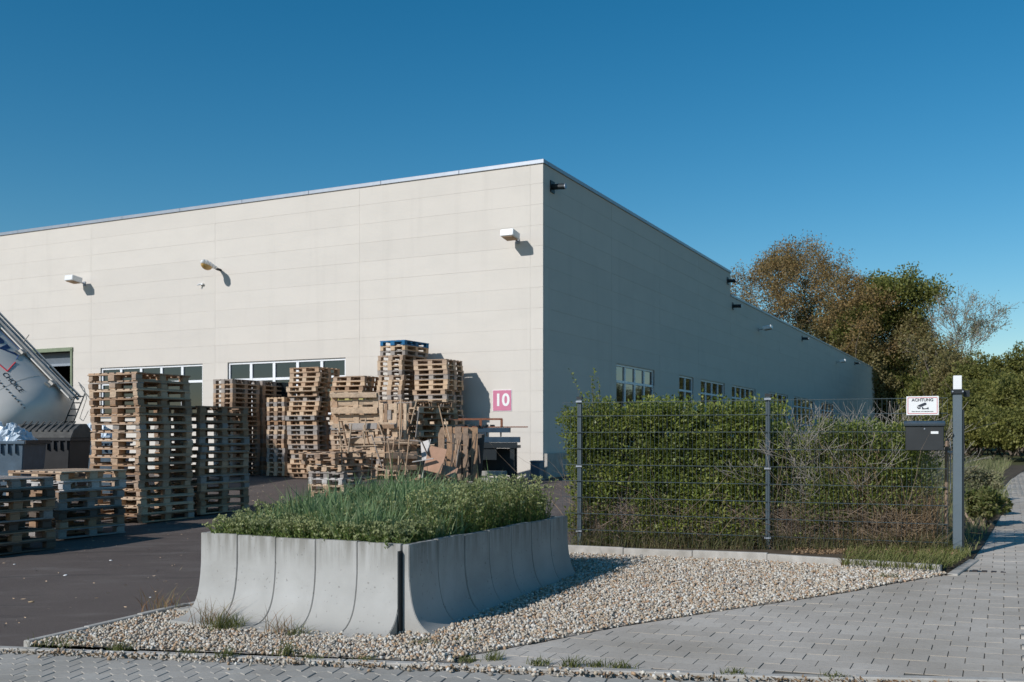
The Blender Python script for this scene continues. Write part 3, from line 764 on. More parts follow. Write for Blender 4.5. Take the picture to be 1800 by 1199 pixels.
COLN = {'wood_tan': 'tan', 'wood_new': 'pale new', 'wood_grey': 'weathered grey', 'wood_brown': 'brown', 'wood_blue': 'blue painted', 'wood_yellow': 'yellowish', 'wood_white': 'whitish grey', 'wood_dark': 'dark weathered'}
NP = [0]
def make_pallet(loc, rz, w_, d_, nb, mat, parts, label, group, tilt=None, drop=()):
    NP[0] += 1
    if parts:
        r = empty('pallet', loc, rz)
        bx_ = pallet_boxes(w_, d_, nb); dks = [i for i, q in enumerate(bx_) if q[0] == 'deck_board']
        if not drop and random.random() < .35: drop = (random.choice(dks[1:-1]),)
        for i, (nm, c_, dm) in enumerate(pallet_boxes(w_, d_, nb)):
            if i in drop: continue
            mt = mat if random.random() < .85 else random.choice(('wood_tan', 'wood_grey', 'wood_brown')) if mat not in ('wood_blue', 'wood_white', 'wood_dark') else mat
            o = link(nm, box_mesh(nm, dm, mt), r, (c_[0]+random.gauss(0, .005), c_[1]+random.gauss(0, .008), c_[2]), (0, 0, random.gauss(0, .012) if 'board' in nm else random.gauss(0, .04)))
    else:
        r = link('pallet', pallet_mesh(w_, d_, nb, mat), None, loc, (0, 0, rz))
    if tilt: r.rotation_euler = (tilt[0], tilt[1], rz)
    tag(r, label, 'pallet', group); return r
ORD = ['topmost', 'second', 'third', 'fourth', 'fifth', 'sixth', 'seventh', 'eighth', 'ninth', 'tenth', 'eleventh', 'twelfth', 'thirteenth', 'fourteenth', 'fifteenth', 'sixteenth', 'seventeenth', 'eighteenth', 'nineteenth', 'twentieth', 'twenty-first', 'twenty-second', 'twenty-third', 'twenty-fourth', 'twenty-fifth', 'twenty-sixth', 'twenty-seventh', 'twenty-eighth']
def stack(pl, pc, pr, Y, ytop, desc, mats, parts=False, nb=5, long_left=False, jit=.02, rj=.02, w_=None, d_=None, special=None, lean=(0, 0), drot=0.0, ybase=None):
    c0 = P(pc, 767, Y); c0.z = 0
    wl = w_ or along(c0, L, pl); du = d_ or along(c0, U, pr)
    cen = c0+L*wl/2+U*du/2
    gb_ = gz(cen.x, cen.y) if ybase is None else ybase
    ztop = EYE-(ytop-HY)/F*Y; n = max(1, round((ztop-gb_)/.144))
    ox = oy = 0.0
    for k in range(n):
        ft = n-1-k
        ox = ox*.8+random.gauss(0, jit); oy = oy*.8+random.gauss(0, jit)
        p = cen+(-L)*(ox+lean[0]*k)+U*(oy+lean[1]*k)
        mat = random.choice(mats)
        if special and ft in special: mat = special[ft]
        rz = ROT+drot+random.gauss(0, rj)
        a, b = (wl, du)
        if long_left: rz += PI/2; a, b = du, wl
        lab = ('%s pallet, %s of the %s' % (COLN[mat], 'topmost' if ft == 0 else ORD[ft]+' from top', desc))
        make_pallet((p.x, p.y, gb_+k*.1443+.002), rz, round(a, 2), round(b, 2), nb, mat, parts, lab, 'wooden pallets stacked in the yard')
    return n, cen, gb_+n*.1443
tn = ['wood_tan']*4+['wood_brown']*2+['wood_grey']*2
dk = ['wood_grey']*3+['wood_brown']*3+['wood_dark']*2
lit = ['wood_tan']*4+['wood_new']*2+['wood_grey']*2+['wood_brown']
stack(-150, -52, 92, 12.9, 850, 'low stack at the left frame edge', dk, True, 7, jit=.03, d_=1.2, w_=1.2)
stack(18, 112, 226, 14.85, 838, 'low stack before the grey bins', ['wood_brown', 'wood_grey', 'wood_dark', 'wood_brown'], True, 7, w_=1.2, d_=1.2, special={0: 'wood_new', 1: 'wood_white'}, jit=.03)
stack(158, 247, 340, 17.1, 660, 'tall near stack before left window', ['wood_tan', 'wood_tan', 'wood_new', 'wood_brown', 'wood_tan'], True, 7, jit=.011, rj=.012, lean=(-.004, 0), w_=1.18)
stack(262, 350, 436, 18.45, 708, 'second near stack from left window', ['wood_brown', 'wood_grey', 'wood_brown', 'wood_tan'], True, 7, w_=1.15, jit=.012, rj=.01)
stack(375, 408.5, 456, 31.0, 669, 'wall stack under second window', tn, False, 5, jit=.008, rj=.006)
stack(432, 462, 505, 32.3, 670, 'wall stack behind the narrow one', tn, False, 5, jit=.008, rj=.006)
stack(473, 500, 545, 31.0, 701, 'narrow stack left of the splayed one', lit, False, 5, jit=.012, rj=.01, w_=.7)
stack(513, 561, 597, 29.6, 648, 'splayed stack before second window', lit, False, 5, True, jit=.045, rj=.03, w_=1.1)
stack(576, 634, 660, 29.2, 657, 'wall stack with the yellowish pallet', lit, False, 5, True, jit=.03, rj=.02, special={4: 'wood_yellow'}, w_=1.15, d_=.85)
stack(652, 701, 743, 28.9, 596, 'stack with blue pallet on top', ['wood_tan', 'wood_tan', 'wood_grey', 'wood_grey', 'wood_new'], False, 5, jit=.02, rj=.02, lean=(.006, 0), special={0: 'wood_blue'}, w_=.85)
stack(718, 784, 818, 28.5, 635, 'wide stack nearest pink sign', ['wood_tan', 'wood_new', 'wood_new', 'wood_grey'], False, 5, True, jit=.03, rj=.02, w_=1.1, d_=.95)
stack(520, 600, 676, 22.0, 797, 'low stack behind the planter', ['wood_tan', 'wood_new', 'wood_tan'], True, 5, jit=.05, rj=.05, special={4: 'wood_white', 3: 'wood_grey'}, w_=.95, d_=1.3)
stack(712, 752, 815, 24.2, 706, 'crooked stack over the broken wood heap', ['wood_tan', 'wood_new', 'wood_brown'], True, 7, jit=.035, rj=.08, drot=-.25, w_=.85, d_=1.3)
print('pallets', NP[0])

# broken wood heap: leaning pallets, planks and boards
HG = 'broken boards leaning in the wood heap'
def lean_pallet(px, py, Y, w_, d_, mat, rz, tilt, label):
    p = P(px, py, Y); make_pallet(p, 0, w_, d_, 5, mat, True, label, 'pallets standing on edge in the wood heap')
    r = [o for o in C.objects if o.name.startswith('pallet')][-1]
def std_pallet(px, py, Y, w_, d_, mat, yaw, pitch, roll, label, nb=5):
    p = P(px, py, Y); r = make_pallet(p, 0, w_, d_, nb, mat, True, label, 'pallets standing on edge in the wood heap')
    m = Matrix.Rotation(yaw, 4, 'Z') @ Matrix.Rotation(pitch, 4, 'X') @ Matrix.Rotation(roll, 4, 'Z')
    r.rotation_euler = m.to_euler(); return r
std_pallet(622, 722, 24.4, .85, 1.2, 'wood_new', ROT+.25, math.radians(-80), PI/2, 'pale pallet standing on edge left in the wood heap')
std_pallet(650, 775, 23.8, .8, 1.4, 'wood_new', ROT+.1, math.radians(-76), PI/2, 'pale pallet leaning behind the low stack')
std_pallet(693, 745, 24.0, .7, .95, 'wood_new', ROT+.35, math.radians(84), 0, 'slatted pallet standing upright in middle of the heap', 6)
std_pallet(706, 800, 23.2, .7, .8, 'wood_tan', ROT+.9, math.radians(-82), PI/2, 'tan pallet on edge seen from its shaded side')
std_pallet(805, 800, 23.6, .9, 1.3, 'wood_brown', ROT+.5, math.radians(76), 0, 'brown pallet leaning at the right end of the heap')
def plank(px0, py0, px1, py1, Y, w_, mat, label, th=.022, dY=0.0):
    a = P(px0, py0, Y); b = P(px1, py1, Y+dY); d = b-a; mid = (a+b)/2
    q = d.to_track_quat('Z', 'Y').to_matrix()
    o = MB().box((0, 0, 0), (w_, th, d.length)).build('plank', M[mat], None, bevel=.003, loc=mid); o.rotation_euler = q.to_euler()
    tag(o, label, 'plank', HG); return o
PL = [(585, 760, 668, 757, 21.9, .16, 'wood_new', 'broad pale board lying level at the heap left'), (590, 786, 690, 782, 21.8, .13, 'wood_new', 'long pale board just above the low stack'), (655, 776, 725, 779, 21.7, .15, 'wood_new', 'pale thick board level in the heap middle'), (612, 797, 618, 745, 21.7, .10, 'wood_new', 'pale post standing in the heap left part'), (638, 772, 640, 747, 21.7, .07, 'wood_new', 'short pale post under the grey board'), (690, 797, 694, 768, 21.6, .09, 'wood_tan', 'short tan post below the thick pale board'), (640, 800, 712, 792, 21.6, .12, 'wood_tan', 'tan board slanting down right behind the low stack'), (790, 848, 806, 772, 22.5, .16, 'wood_tan', 'wide tan board leaning right of the cardboard sheet'), (818, 848, 824, 766, 22.9, .15, 'wood_brown', 'wide brown board standing at the heap right end'),
      (700, 830, 705, 700, 22.0, .09, 'wood_new', 'pale upright plank left of the splayed plank'), (722, 745, 733, 702, 22.1, .09, 'wood_new', 'pale plank splayed to the right above the heap'),
      (742, 840, 757, 772, 21.6, .10, 'wood_white', 'white painted plank leaning left of the cardboard sheet'), (752, 800, 741, 775, 21.5, .08, 'wood_dark', 'short dark plank beside the white one'),
      (600, 795, 596, 742, 22.0, .10, 'wood_new', 'pale upright plank at the heap left end'), (640, 790, 643, 735, 21.9, .08, 'wood_new', 'second pale upright plank at the heap left end'),
      (690, 835, 682, 775, 21.4, .10, 'wood_tan', 'tan plank leaning right of the low stack'), (712, 835, 720, 765, 21.5, .08, 'wood_tan', 'tan plank standing before the shaded pallet'),
      (800, 845, 812, 760, 22.4, .12, 'wood_brown', 'brown plank right of the cardboard sheet'), (812, 845, 835, 765, 22.6, .10, 'wood_brown', 'long brown plank tilted right at the heap end'),
      (828, 845, 838, 762, 22.8, .12, 'wood_dark', 'dark plank at the far right of the heap'), (788, 845, 800, 770, 22.2, .09, 'wood_dark', 'dark thin plank just right of the cardboard sheet'),
      (765, 845, 778, 815, 21.3, .14, 'wood_brown', 'short brown board low in the heap'), (725, 812, 762, 806, 21.4, .07, 'wood_white', 'whitish slat lying level low in the heap')]
for a in PL: plank(*a[:7], a[7])
def board(px, py, Y, w_, h_, mat, yaw, pitch, roll, label, th=.018):
    o = MB().box((0, 0, 0), (w_, th, h_)).build('board', M[mat], None, bevel=.002, loc=P(px, py, Y))
    o.rotation_euler = (Matrix.Rotation(yaw, 4, 'Z') @ Matrix.Rotation(pitch, 4, 'X') @ Matrix.Rotation(roll, 4, 'Y')).to_euler(); tag(o, label, 'board', HG); return o
board(765, 808, 21.5, .40, .55, 'cardboard', ROT+.3, -.2, .22, 'reddish brown cardboard sheet leaning in the wood heap')
board(748, 792, 22.0, .22, .45, 'wood_white', ROT-.1, -.3, -.3, 'white sheet leaning behind the white plank')
board(638, 749, 22.0, .66, .13, 'wood_grey', ROT+.2, -.1, 0, 'rough grey board lying level across the heap left part')
board(785, 828, 21.6, .45, .3, 'cardboard', ROT+.6, -.8, .3, 'small reddish board low in the heap')
board(818, 802, 24.0, .9, 1.1, 'wood_dark', ROT+.15, -.12, .04, 'dark panel standing at the heap right end')
for i in range(34):
    px = random.uniform(595, 830); py = random.uniform(765, 850); Y = random.uniform(22.3, 24); ln = random.uniform(20, 60); an = random.uniform(-1.9, -1.2) if random.random() < .6 else random.uniform(-.3, .3)
    o = plank(px, py, px+math.cos(an)*ln, py+math.sin(an)*ln, Y, random.uniform(.06, .12), random.choice(['wood_new', 'wood_new', 'wood_tan', 'wood_brown', 'wood_grey']), 'thin loose broken slat lying among others in the wood heap')

# ------------------------------------------------------------------ steel rack at the corner
rk = empty('steel_rack', (0, 0, 0)); tag(rk, 'dark steel rack loaded with blue beams beside the building corner', 'rack')
rb = BC-U*1.9+L*.9; rb.z = gz(rb.x, rb.y); rk.location = rb+L*.12; rk.scale = (1.22, 1, 1); rk.rotation_euler = (0, 0, ROT+.33)
for x in (-.75, .75):
    for y in (-.3, .3): MB().box((x, y, .48), (.09, .09, .96)).build('leg', M['dark_metal'], rk)
MB().box((0, 0, .98), (1.75, .75, .08)).build('rack_top', M['dark_metal'], rk)
MB().box((.0, .25, .55), (1.4, .03, .75)).build('back_plate', M['dark_metal'], rk)
MB().box((-.2, -.32, .78), (1.2, .03, .32)).build('apron_plate', M['dark_metal'], rk)
o = MB().box((0, 0, 0), (1.0, .35, .13)).build('concrete_beam', M['kerb_concrete'], None, loc=rb+Vector((.1, -.3, .25)), rot=(0, 0, ROT+.3), bevel=.01); tag(o, 'grey concrete beam lying under the steel rack, upper one', 'beam')
o = MB().box((0, 0, 0), (1.0, .35, .13)).build('concrete_beam', M['kerb_concrete'], None, loc=rb+Vector((.1, -.3, .07)), rot=(0, 0, ROT+.3), bevel=.01); tag(o, 'grey concrete beam lying under the steel rack, lower one', 'beam')
def bar(name, dx, dz, l_, w_, h_, mat, label, dy=-.1):
    o = MB().box((0, 0, 0), (l_*(1.18 if l_ > .5 else 1), w_, h_)).build(name, M[mat], None, bevel=.004, loc=rb+Vector((dx, dy, dz)), rot=(0, 0, ROT+.33)); tag(o, label, 'beam'); return o
bar('steel_beam', -.05, 1.17, 1.75, .16, .15, 'steel_blue', 'lower dark blue steel beam on the rack')
bar('steel_beam', -.08, 1.43, 1.35, .16, .13, 'steel_blue', 'upper dark blue steel beam on the rack')
for dx, k in ((-.6, 'left'), (-.1, 'middle left'), (.12, 'middle right'), (.5, 'right')):
    bar('spacer', dx-.05, 1.31, .03, .12, .12, 'dark_metal', 'small %s spacer between the two blue beams' % k)
bar('steel_tube', -.05, 1.05, 1.6, .3, .08, 'dark_metal', 'flat dark bar bundle directly on the rack top', -.1)
bar('rusty_bar', .25, 1.515, 1.6, .07, .03, 'rust', 'rusty flat bar sticking out to the right on top', -.2)
fr_ = empty('scaffold_piece', rb+Vector((-.45, -.15, 1.53)), ROT+.33); tag(fr_, 'rusty open steel frame lying on top of the beams', 'scaffold piece')
MB().box((0, 0, .2), (1.9, .06, .05)).build('rail', M['rust'], fr_); MB().box((.93, 0, .1), (.06, .06, .2)).build('upright', M['rust'], fr_); MB().box((.35, 0, .1), (.07, .06, .17)).build('upright', M['rust'], fr_)
sk = MB()
for i in range(16): sk.box((RS.uniform(-.6, .35), RS.uniform(-.1, .1), .03+RS.uniform(0, .03)), (RS.uniform(.04, .12), .05, RS.uniform(.04, .09)))
o = sk.build('scrap_parts', M['dark_metal'], None, loc=rb+Vector((-.1, -.15, 1.505)), rot=(0, 0, ROT+.33)); tag(o, 'small dark metal scrap parts heaped on the upper beam', 'scrap', None, 'stuff')
# dark bin-like block right under the corner
o = MB().box((0, 0, .30), (.30, .30, .5), None, .95).box((0, 0, .515), (.33, .33, .03)).build('steel_crate', M['bin_blue'], None, bevel=.01); cpos = BC-L*.02-U*.45; o.location = (cpos.x, cpos.y, gz(cpos.x, cpos.y)); o.rotation_euler = (0, 0, ROT); tag(o, 'dark steel crate standing at the foot of the building corner', 'crate')

# ------------------------------------------------------------------ silo trailer
YT = 23.5; mpx = YT/F
A0 = P(34.5, 770, YT); ax_ = Vector((-.715, 0, .699)).normalized()      # axis going up to the left
ax_ = (ax_+Vector((0, .10, 0))).normalized(); RT = 115*mpx
si = empty('silo_trailer', (0, 0, 0)); tag(si, 'tipped cream silo tank trailer with walkway along its top edge', 'trailer'); si.location = A0
up_ = (Vector((0, 0, 1))-ax_*ax_.z).normalized(); sd_ = ax_.cross(up_).normalized()
if sd_.y > 0: sd_ = -sd_                                           # towards the camera
prof = [(-.62, .02), (-.60, .25), (-.52, .50), (-.38, .74), (-.2, .90), (0, .975), (.25, 1.0), (1.6, 1.0), (3.2, 1.0), (5.0, 1.0), (8.0, 1.0), (8.3, .8), (8.45, .3), (8.5, .02)]
mb = MB(); K = 48
for s_, r_ in prof:
    for i in range(K):
        th = 2*PI*i/K; mb.v.append(ax_*s_*1.05+(up_*math.cos(th)+sd_*math.sin(th))*RT*r_)
for j in range(len(prof)-1):
    for i in range(K): a = j*K+i; b = j*K+(i+1) % K; mb.f.append([a, b, b+K, a+K])
tk = mb.build('tank', M['tank_shell'], si, smooth=True)
def onshell(s_, ang, r_=1.0): return ax_*s_+(up_*math.cos(ang)+sd_*math.sin(ang))*RT*r_
def pix2shell(px, py):
    d = Vector(((px-CX)/F, 1, -(py-HY)/F)); o = Vector((0, 0, EYE))-A0
    dp = d-ax_*d.dot(ax_); op = o-ax_*o.dot(ax_)
    a = dp.dot(dp); b = 2*dp.dot(op); c_ = op.dot(op)-RT*RT; D = max(b*b-4*a*c_, 0); t__ = (-b-math.sqrt(D))/(2*a)
    q = o+d*t__; s_ = q.dot(ax_); qq = q-ax_*s_
    return s_, math.atan2(qq.dot(sd_), qq.dot(up_))
# weld seams and rivet row
for s_ in (pix2shell(84, 660)[0],):
    MB().path([onshell(s_, a, 1.003) for a in np.linspace(0, PI, 40)], .003, 4).build('weld_seam', M['tank_rail'], tk)
rv = MB()
for i in range(46):
    q = onshell(-.15+i*.1, pix2shell(30, 703)[1], 1.0); rv.tube(q, q+sd_*.02, .02, .02, 6)
rv.build('rivet_row', M['dark_metal'], tk)
# walkway
wk = MB()
for off, r_ in ((1.05, .035), (1.10, .028)):
    wk.tube(onshell(-.35, -.12, off), onshell(8, -.12, off), r_, r_, 6); wk.tube(onshell(-.35, .04, off-.02), onshell(8, .04, off-.02), r_, r_, 6)
wk.build('walkway_rail', M['tank_rail'], si)
Rb = Matrix((ax_, sd_, up_)).transposed()
MB().box(ax_*3.8+up_*RT*1.035+sd_*.02, (8.2, .22, .03), Rb).build('walkway_deck', M['tank_shell'], si)
for i, s_ in enumerate((.2, 1.25, 2.3, 3.35, 4.4)):
    MB().box(onshell(s_, .13, 1.02), (.12, .12, .12), Rb).tube(onshell(s_, .17, 1.0)-ax_*.05, onshell(s_, .17, 1.0)+ax_*.08+sd_*.06, .04, .04, 10).build('walkway_bracket', M['tank_rail'], si)
for s_ in (1.5, 3.5):
    MB().tube(onshell(s_, 0, 1.1), onshell(s_+.02, 0, 1.24), .012, .012).build('stay', M['tank_rail'], si)
# ladder at the lower end
lt = P(150, 690, YT-.3)-A0; ld = (P(122, 760, YT-.3)-P(150, 690, YT-.3)); e2 = Vector((-.36, 0, 0))*.55
lad = MB()
lad.tube(lt+Vector((.0, 0, .0)), lt+ld, .016, .016, 6).tube(lt+e2, lt+ld+e2, .016, .016, 6)
lad.build('ladder_rail', M['dark_metal'], si)
for i in range(6):
    MB().tube(lt+ld*(.1+i*.16), lt+ld*(.1+i*.16)+e2, .014, .014, 6).build('ladder_rung', M['dark_metal'], si)
MB().path([P(138, 672, YT-.3)-A0, P(148, 683, YT-.3)-A0, P(152, 700, YT-.3)-A0, P(140, 735, YT-.3)-A0, P(146, 740, YT-.3)-A0, P(155, 722, YT-.3)-A0], .012, 6).build('hand_loop', M['tank_rail'], si)
MB().path([P(140, 676, YT-.5)-A0, P(146, 686, YT-.5)-A0, P(158, 700, YT-.5)-A0], .014, 6).build('hand_loop', M['tank_rail'], si)
# lettering wrapped on the shell
def shell_text(s, size, s0, ang, mat, name, bold=0.0, shear=0.0, ext=.002):
    me = text_mesh(s, size, name, mat, bold, .001)
    for v in me.vertices:
        x, y = v.co.x+shear*v.co.y, v.co.y
        q = onshell(s0-x, ang-y/RT, 1.004)+ (Vector((0, 0, 0)))
        v.co = q
    me.update(); return link(name, me, tk)
s1, a1 = pix2shell(27, 628); s2_, a2 = pix2shell(43, 690); s3_, a3 = pix2shell(2, 655)
print('shell', s1, a1, s2_, a2, s3_, a3)
shell_text('Day', .80, s1+.72, a1+.02, M['tank_blue'], 'logo_lettering', .022, .25)
shell_text('CHOICE', (s3_-s2_)/4.15, (s2_+s3_)/2, (a2+a3)/2, M['sign_ink'], 'slogan_lettering', .001)
def shell_line(pts, r_, mat, nm):
    q = []; pts = [(lambda r_: (r_[0], math.degrees(r_[1])))(pix2shell(*p_)) for p_ in pts]
    for (a, b), (c_, d_) in zip(pts, pts[1:]):
        for t__ in np.linspace(0, 1, 7): q.append(onshell(lerp(a, c_, t__), math.radians(lerp(b, d_, t__)), 1.004))
    MB().path(q, r_, 4).build(nm, mat, tk)
shell_line([(-30, 555), (31, 611), (36, 617), (29, 632)], .010, M['tank_blue'], 'logo_outline')
shell_line([(27, 637), (13, 653), (-1, 641), (-30, 618)], .014, M['sign_red'], 'logo_outline')
# chassis and wheel hints behind the bins
fy = P(60, 800, YT+.6); MB().box(fy-A0+Vector((-2.5, .3, -.0)), (6, .9, .3)).build('chassis', M['dark_metal'], si)
for i, px in enumerate((-140, -30, 75)):
    c_ = P(px, 767, YT+.3); zz = gz(c_.x, c_.y)+.5; wv = Vector((c_.x, c_.y, zz))-A0
    o = MB().tube(wv-Vector((0, .17, 0)), wv+Vector((0, .17, 0)), .5, .5, 24).build('wheel', M['bin_dark'], si)
# grey and dark bins
def bin_(px0, px1, Y, ztop, dep, mat, lidmat, label, open_lid, yaw):
    a = P(px0, 767, Y); b = P(px1, 767, Y); w_ = b.x-a.x; gx = gz((a.x+b.x)/2, Y); h = ztop-gx
    r = empty('waste_container', ((a.x+b.x)/2, Y, gx), yaw); tag(r, label, 'container')
    body = MB(); body.v += [Vector((x*w_/2*k, y*dep/2*k, z)) for z, k in ((.18, .86), (h, 1.0)) for x, y in ((-1, -1), (1, -1), (1, 1), (-1, 1))]
    body.f += [[3, 2, 1, 0], [0, 1, 5, 4], [1, 2, 6, 5], [2, 3, 7, 6], [3, 0, 4, 7], [4, 5, 6, 7]]
    bo = body.build('body', mat, r, bevel=.015)
    MB().box((0, 0, h-.03), (w_+.07, dep+.07, .06)).build('rim', mat, r, bevel=.01)
    for i in range(int(w_/.13)):
        MB().box((-w_/2+.1+i*.13, -dep/2-.012, h-.14), (.03, .05, .16)).build('rib', mat, r)
    for x in (-.4, .4):
        for y in (-.35, .35): MB().tube((x*w_, y*dep-.02, .09), (x*w_, y*dep+.02, .09), .09, .09, 12).build('castor', M['bin_dark'], r)
    if open_lid == 0:
        lm = MB(); prof_ = [(-dep/2-.04, 0), (-dep/2+.1, .16), (-dep*.1, .28), (dep*.2, .29), (dep/2, .12), (dep/2, 0)]
        lm.prism(prof_, lambda x, y, t__: Vector((t__-w_/2-.04, x, h+y)), w_+.08)
        l_ = lm.build('lid', lidmat, r, bevel=.01)
        for i in range(9):
            x = -w_/2+.12+i*(w_-.2)/8
            rbm = MB().box((x, -dep*.26, h+.235), (.03, dep*.42, .02), Matrix.Rotation(.48, 3, 'X')); rbm.build('lid_rib', lidmat, l_)
    return r, h
B1, h1 = bin_(-60, 62, 18.6, EYE-(775-HY)/F*18.6, .95, M['bin_blue'], M['bin_lid'], 'blue-grey wheeled waste container overflowing with white film, at left edge', 1, .02)
B2, h2 = bin_(38, 142, 20.2, EYE-(770-HY)/F*20.2, 1.0, M['bin_dark'], M['bin_lid'], 'dark wheeled waste container with closed ribbed lid', 0, .0)
B3, h3 = bin_(120, 215, 22.2, EYE-(775-HY)/F*22.2, 1.0, M['bin_blue'], M['bin_lid'], 'third waste container, half hidden behind the tall near stack', 1, .0)
MB().box((0, 0, 0), (.16, 1.0, .07)).build('bin_edge', M['bin_dark'], B1).location = (.62, 0, h1-.02)
def crumple(name, n, w_, d_, h_, loc, label, mat):
    bm = bmesh.new(); bmesh.ops.create_grid(bm, x_segments=n, y_segments=n//2, size=.5)
    for v in bm.verts:
        r_ = max(0, 1-(abs(v.co.x)*2)**3)*max(0, 1-(abs(v.co.y)*2)**3); v.co = Vector((v.co.x*w_+random.gauss(0, .02), v.co.y*d_+random.gauss(0, .02), r_*h_*(.75+.4*random.random()+.25*math.sin(v.co.x*19)*math.sin(v.co.y*13))))
    me = bpy.data.meshes.new(name); bm.to_mesh(me); bm.free(); me.materials.append(mat); o = link(name, me, None, loc); tag(o, label, 'plastic film'); return o
p = P(8, 767, 18.6); crumple('plastic_film', 30, 1.05, .8, .30, (p.x, 18.6, h1+gz(p.x, 18.6)-.02), 'crumpled white plastic film heaped in the blue-grey container', M['film_white'])
p = P(167, 767, 22.2); crumple('plastic_film', 30, 1.0, .8, .36, (p.x, 22.2, h3+gz(p.x, 22.2)-.02), 'white plastic film heaped in the third container by the stack', M['film_white'])

# ------------------------------------------------------------------ concrete planter
pl = empty('concrete_planter', (AP.x, AP.y, PB0), ROT); tag(pl, 'square raised planter of curved grey concrete elements on gravel', 'planter')
# local x=-L, y=U ; left wall runs along -x (L), right wall along +y (U)
def element(run, o_, h, dtoe, th, lean=.0):
    pts = []
    n = 14
    for zf, o in ((0, 0), (.35, 0), (.5, .010), (.63, .026), (.70, .040), (.76, .056), (.82, .080), (.87, .108), (.91, .140), (.945, .180), (.97, .23), (.988, .30), (1.0, .42)):
        pts.append((o*dtoe/.42+.004*zf, h*(1-zf)))
    pts += [(dtoe+.01, -.05), (-th, -.05), (-th, h)]
    return pts
def wall_run(start, run, out, length, n, dtoe, th=.06):
    st = length/n
    for i in range(n):
        pr_ = element(st, 0, PH+random.gauss(0, .003), dtoe*random.uniform(.97, 1.03), th)
        mb = MB(); j = random.gauss(0, .004); g_2 = .0032
        mb.prism(pr_, lambda x, y, t__: start+run*(i*st+g_2+t__)+out*(x+j*.5)+Vector((0, 0, y)), st-2*g_2)
        o = mb.build('wall_element', M['concrete'], pl)
        me = o.data
        bm = bmesh.new(); bm.from_mesh(me)
        bmesh.ops.recalc_face_normals(bm, faces=bm.faces)
        es = [e for e in bm.edges if len(e.link_faces) == 2 and e.calc_face_angle(0) > .7]
        bmesh.ops.bevel(bm, geom=es, offset=.0045, segments=2, affect='EDGES', clamp_overlap=True)
        bm.to_mesh(me); bm.free()
        for f in me.polygons: f.use_smooth = True
        me.set_sharp_from_angle(angle=.6)
        # cast recess mark
xx, yy = Vector((1, 0, 0)), Vector((0, 1, 0))
wall_run(Vector((0, 0, 0)), -xx, -yy, WL, 5, .36)
wall_run(Vector((.068-.06, 0, 0)), yy, xx, WU, 7, .40)
bpy.context.view_layer.update()
for o in [c_ for c_ in pl.children][5:]: o.location = (.06, 0, 0)
wall_run(Vector((-WL, .07, 0)), yy, -xx, WU-.07, 7, .36)
wall_run(Vector((-.02, WU, 0)), -xx, yy, WL-.06, 5, .40)
MB().box((-WL/2, WU/2, PH-.12), (WL-.08, WU-.1, .08)).build('soil', M['soil'], pl)
MB().box((.004, .002, PH*.48), (.012, .10, PH*.9)).build('gap_shade_strip', M['dark_metal'], pl)  # dark strip added in the open corner gap to stand for its shade

# plants in the planter
def plp(a, b, z=0.0): q = AP-L*0+L*a+U*b; return (q.x, q.y, PB0+PH-.08+z)
n = 12000; A_ = RS.uniform(.04, WL-.05, n); B_ = RS.uniform(.05, WU-.05, n)
gmask = (B_ > .30+.22*np.sin(A_*5+1)) & ~((A_ < .38+.1*np.sin(B_*5)) & (B_ > 1.1)) & ~((A_ > 1.75) & (B_ < 1.2))
Bp = np.array([plp(a, b) for a, b in zip(A_[gmask], B_[gmask])])
hh = RS.uniform(.20, .42, len(Bp))*(.75+.3*np.clip((B_[gmask]-.3)/1.6, 0, 1))*(.85+.3*np.sin(Bp[:, 0]*2.3+Bp[:, 1]*1.7)**2)
hh = np.minimum(hh, .40)
tag(link('planter_grass', blades_mesh('planter_grass', Bp, hh*1.12*(.88+.32*np.sin(np.clip((B_[gmask])/WU, 0, 1)*PI)*np.sin(np.clip(A_[gmask]/WL, 0, 1)*PI))*np.clip(RS.normal(1, .16, len(Bp)), .6, 1.5)*(1+.18*np.sin(Bp[:, 0]*9)*np.sin(Bp[:, 1]*7)), RS.uniform(.012, .023, len(Bp)), RS.uniform(.05, .75, len(Bp)), M['grass_blue'])), 'dense blue-green grass blades filling the concrete planter', 'grass', None, 'stuff')
def sedum(n, sel, hs_, nm, lab):
    cn, dr_, ln = [], [], []; hc, hd = [], []; P0, P1 = [], []
    k = 0
    while k < n:
        a = RS.uniform(.03, WL-.04); b = RS.uniform(.03, WU-.05)
        if not sel(a, b): continue
        k += 1; base = np.array(plp(a, b)); h = RS.uniform(*hs_)*(.75+.35*min(1, b/1.5)); lx = RS.normal(0, .05, 2); top = base+np.array([lx[0], lx[1], h]); P0.append(base); P1.append(top)
        for j in range(15):
            t__ = (j+.5)/15; az = j*2.4+RS.uniform(0, .6); cn.append(base+(top-base)*t__); dr_.append((math.cos(az), math.sin(az), .95+RS.uniform(-.3, .6))); ln.append(.042*(1.25-.6*t__))
        for j in range(9): hc.append(top+RS.normal(size=3)*.014*np.array([1, 1, .4])); hd.append((RS.normal(), RS.normal(), 1.2))
    r = link(nm, leaves_mesh(nm, np.array(cn), np.array(dr_), np.array(ln), np.array(ln)*.34, M['sedum'])); tag(r, lab, 'plants', None, 'stuff')
    me2 = leaves_mesh('flower_buds', np.array(hc), np.array(hd), .022, .018, M['sedum_head']); link('flower_buds', me2, r)
    link('stems', tubes_mesh('stems', np.array(P0), np.array(P1), .003, .002, M['weed_green'], 4), r)
sedum(950, lambda a, b: b < .38+.22*math.sin(a*5+1) or (a > 1.72 and b < 1.5), (.13, .27), 'sedum_front', 'fleshy light green sedum stems along the front of the planter')
sedum(420, lambda a, b: b > .3 and math.sin(a*6+b*4) > .15, (.22, .36), 'sedum_middle', 'scattered budding sedum stems among the planter grass')
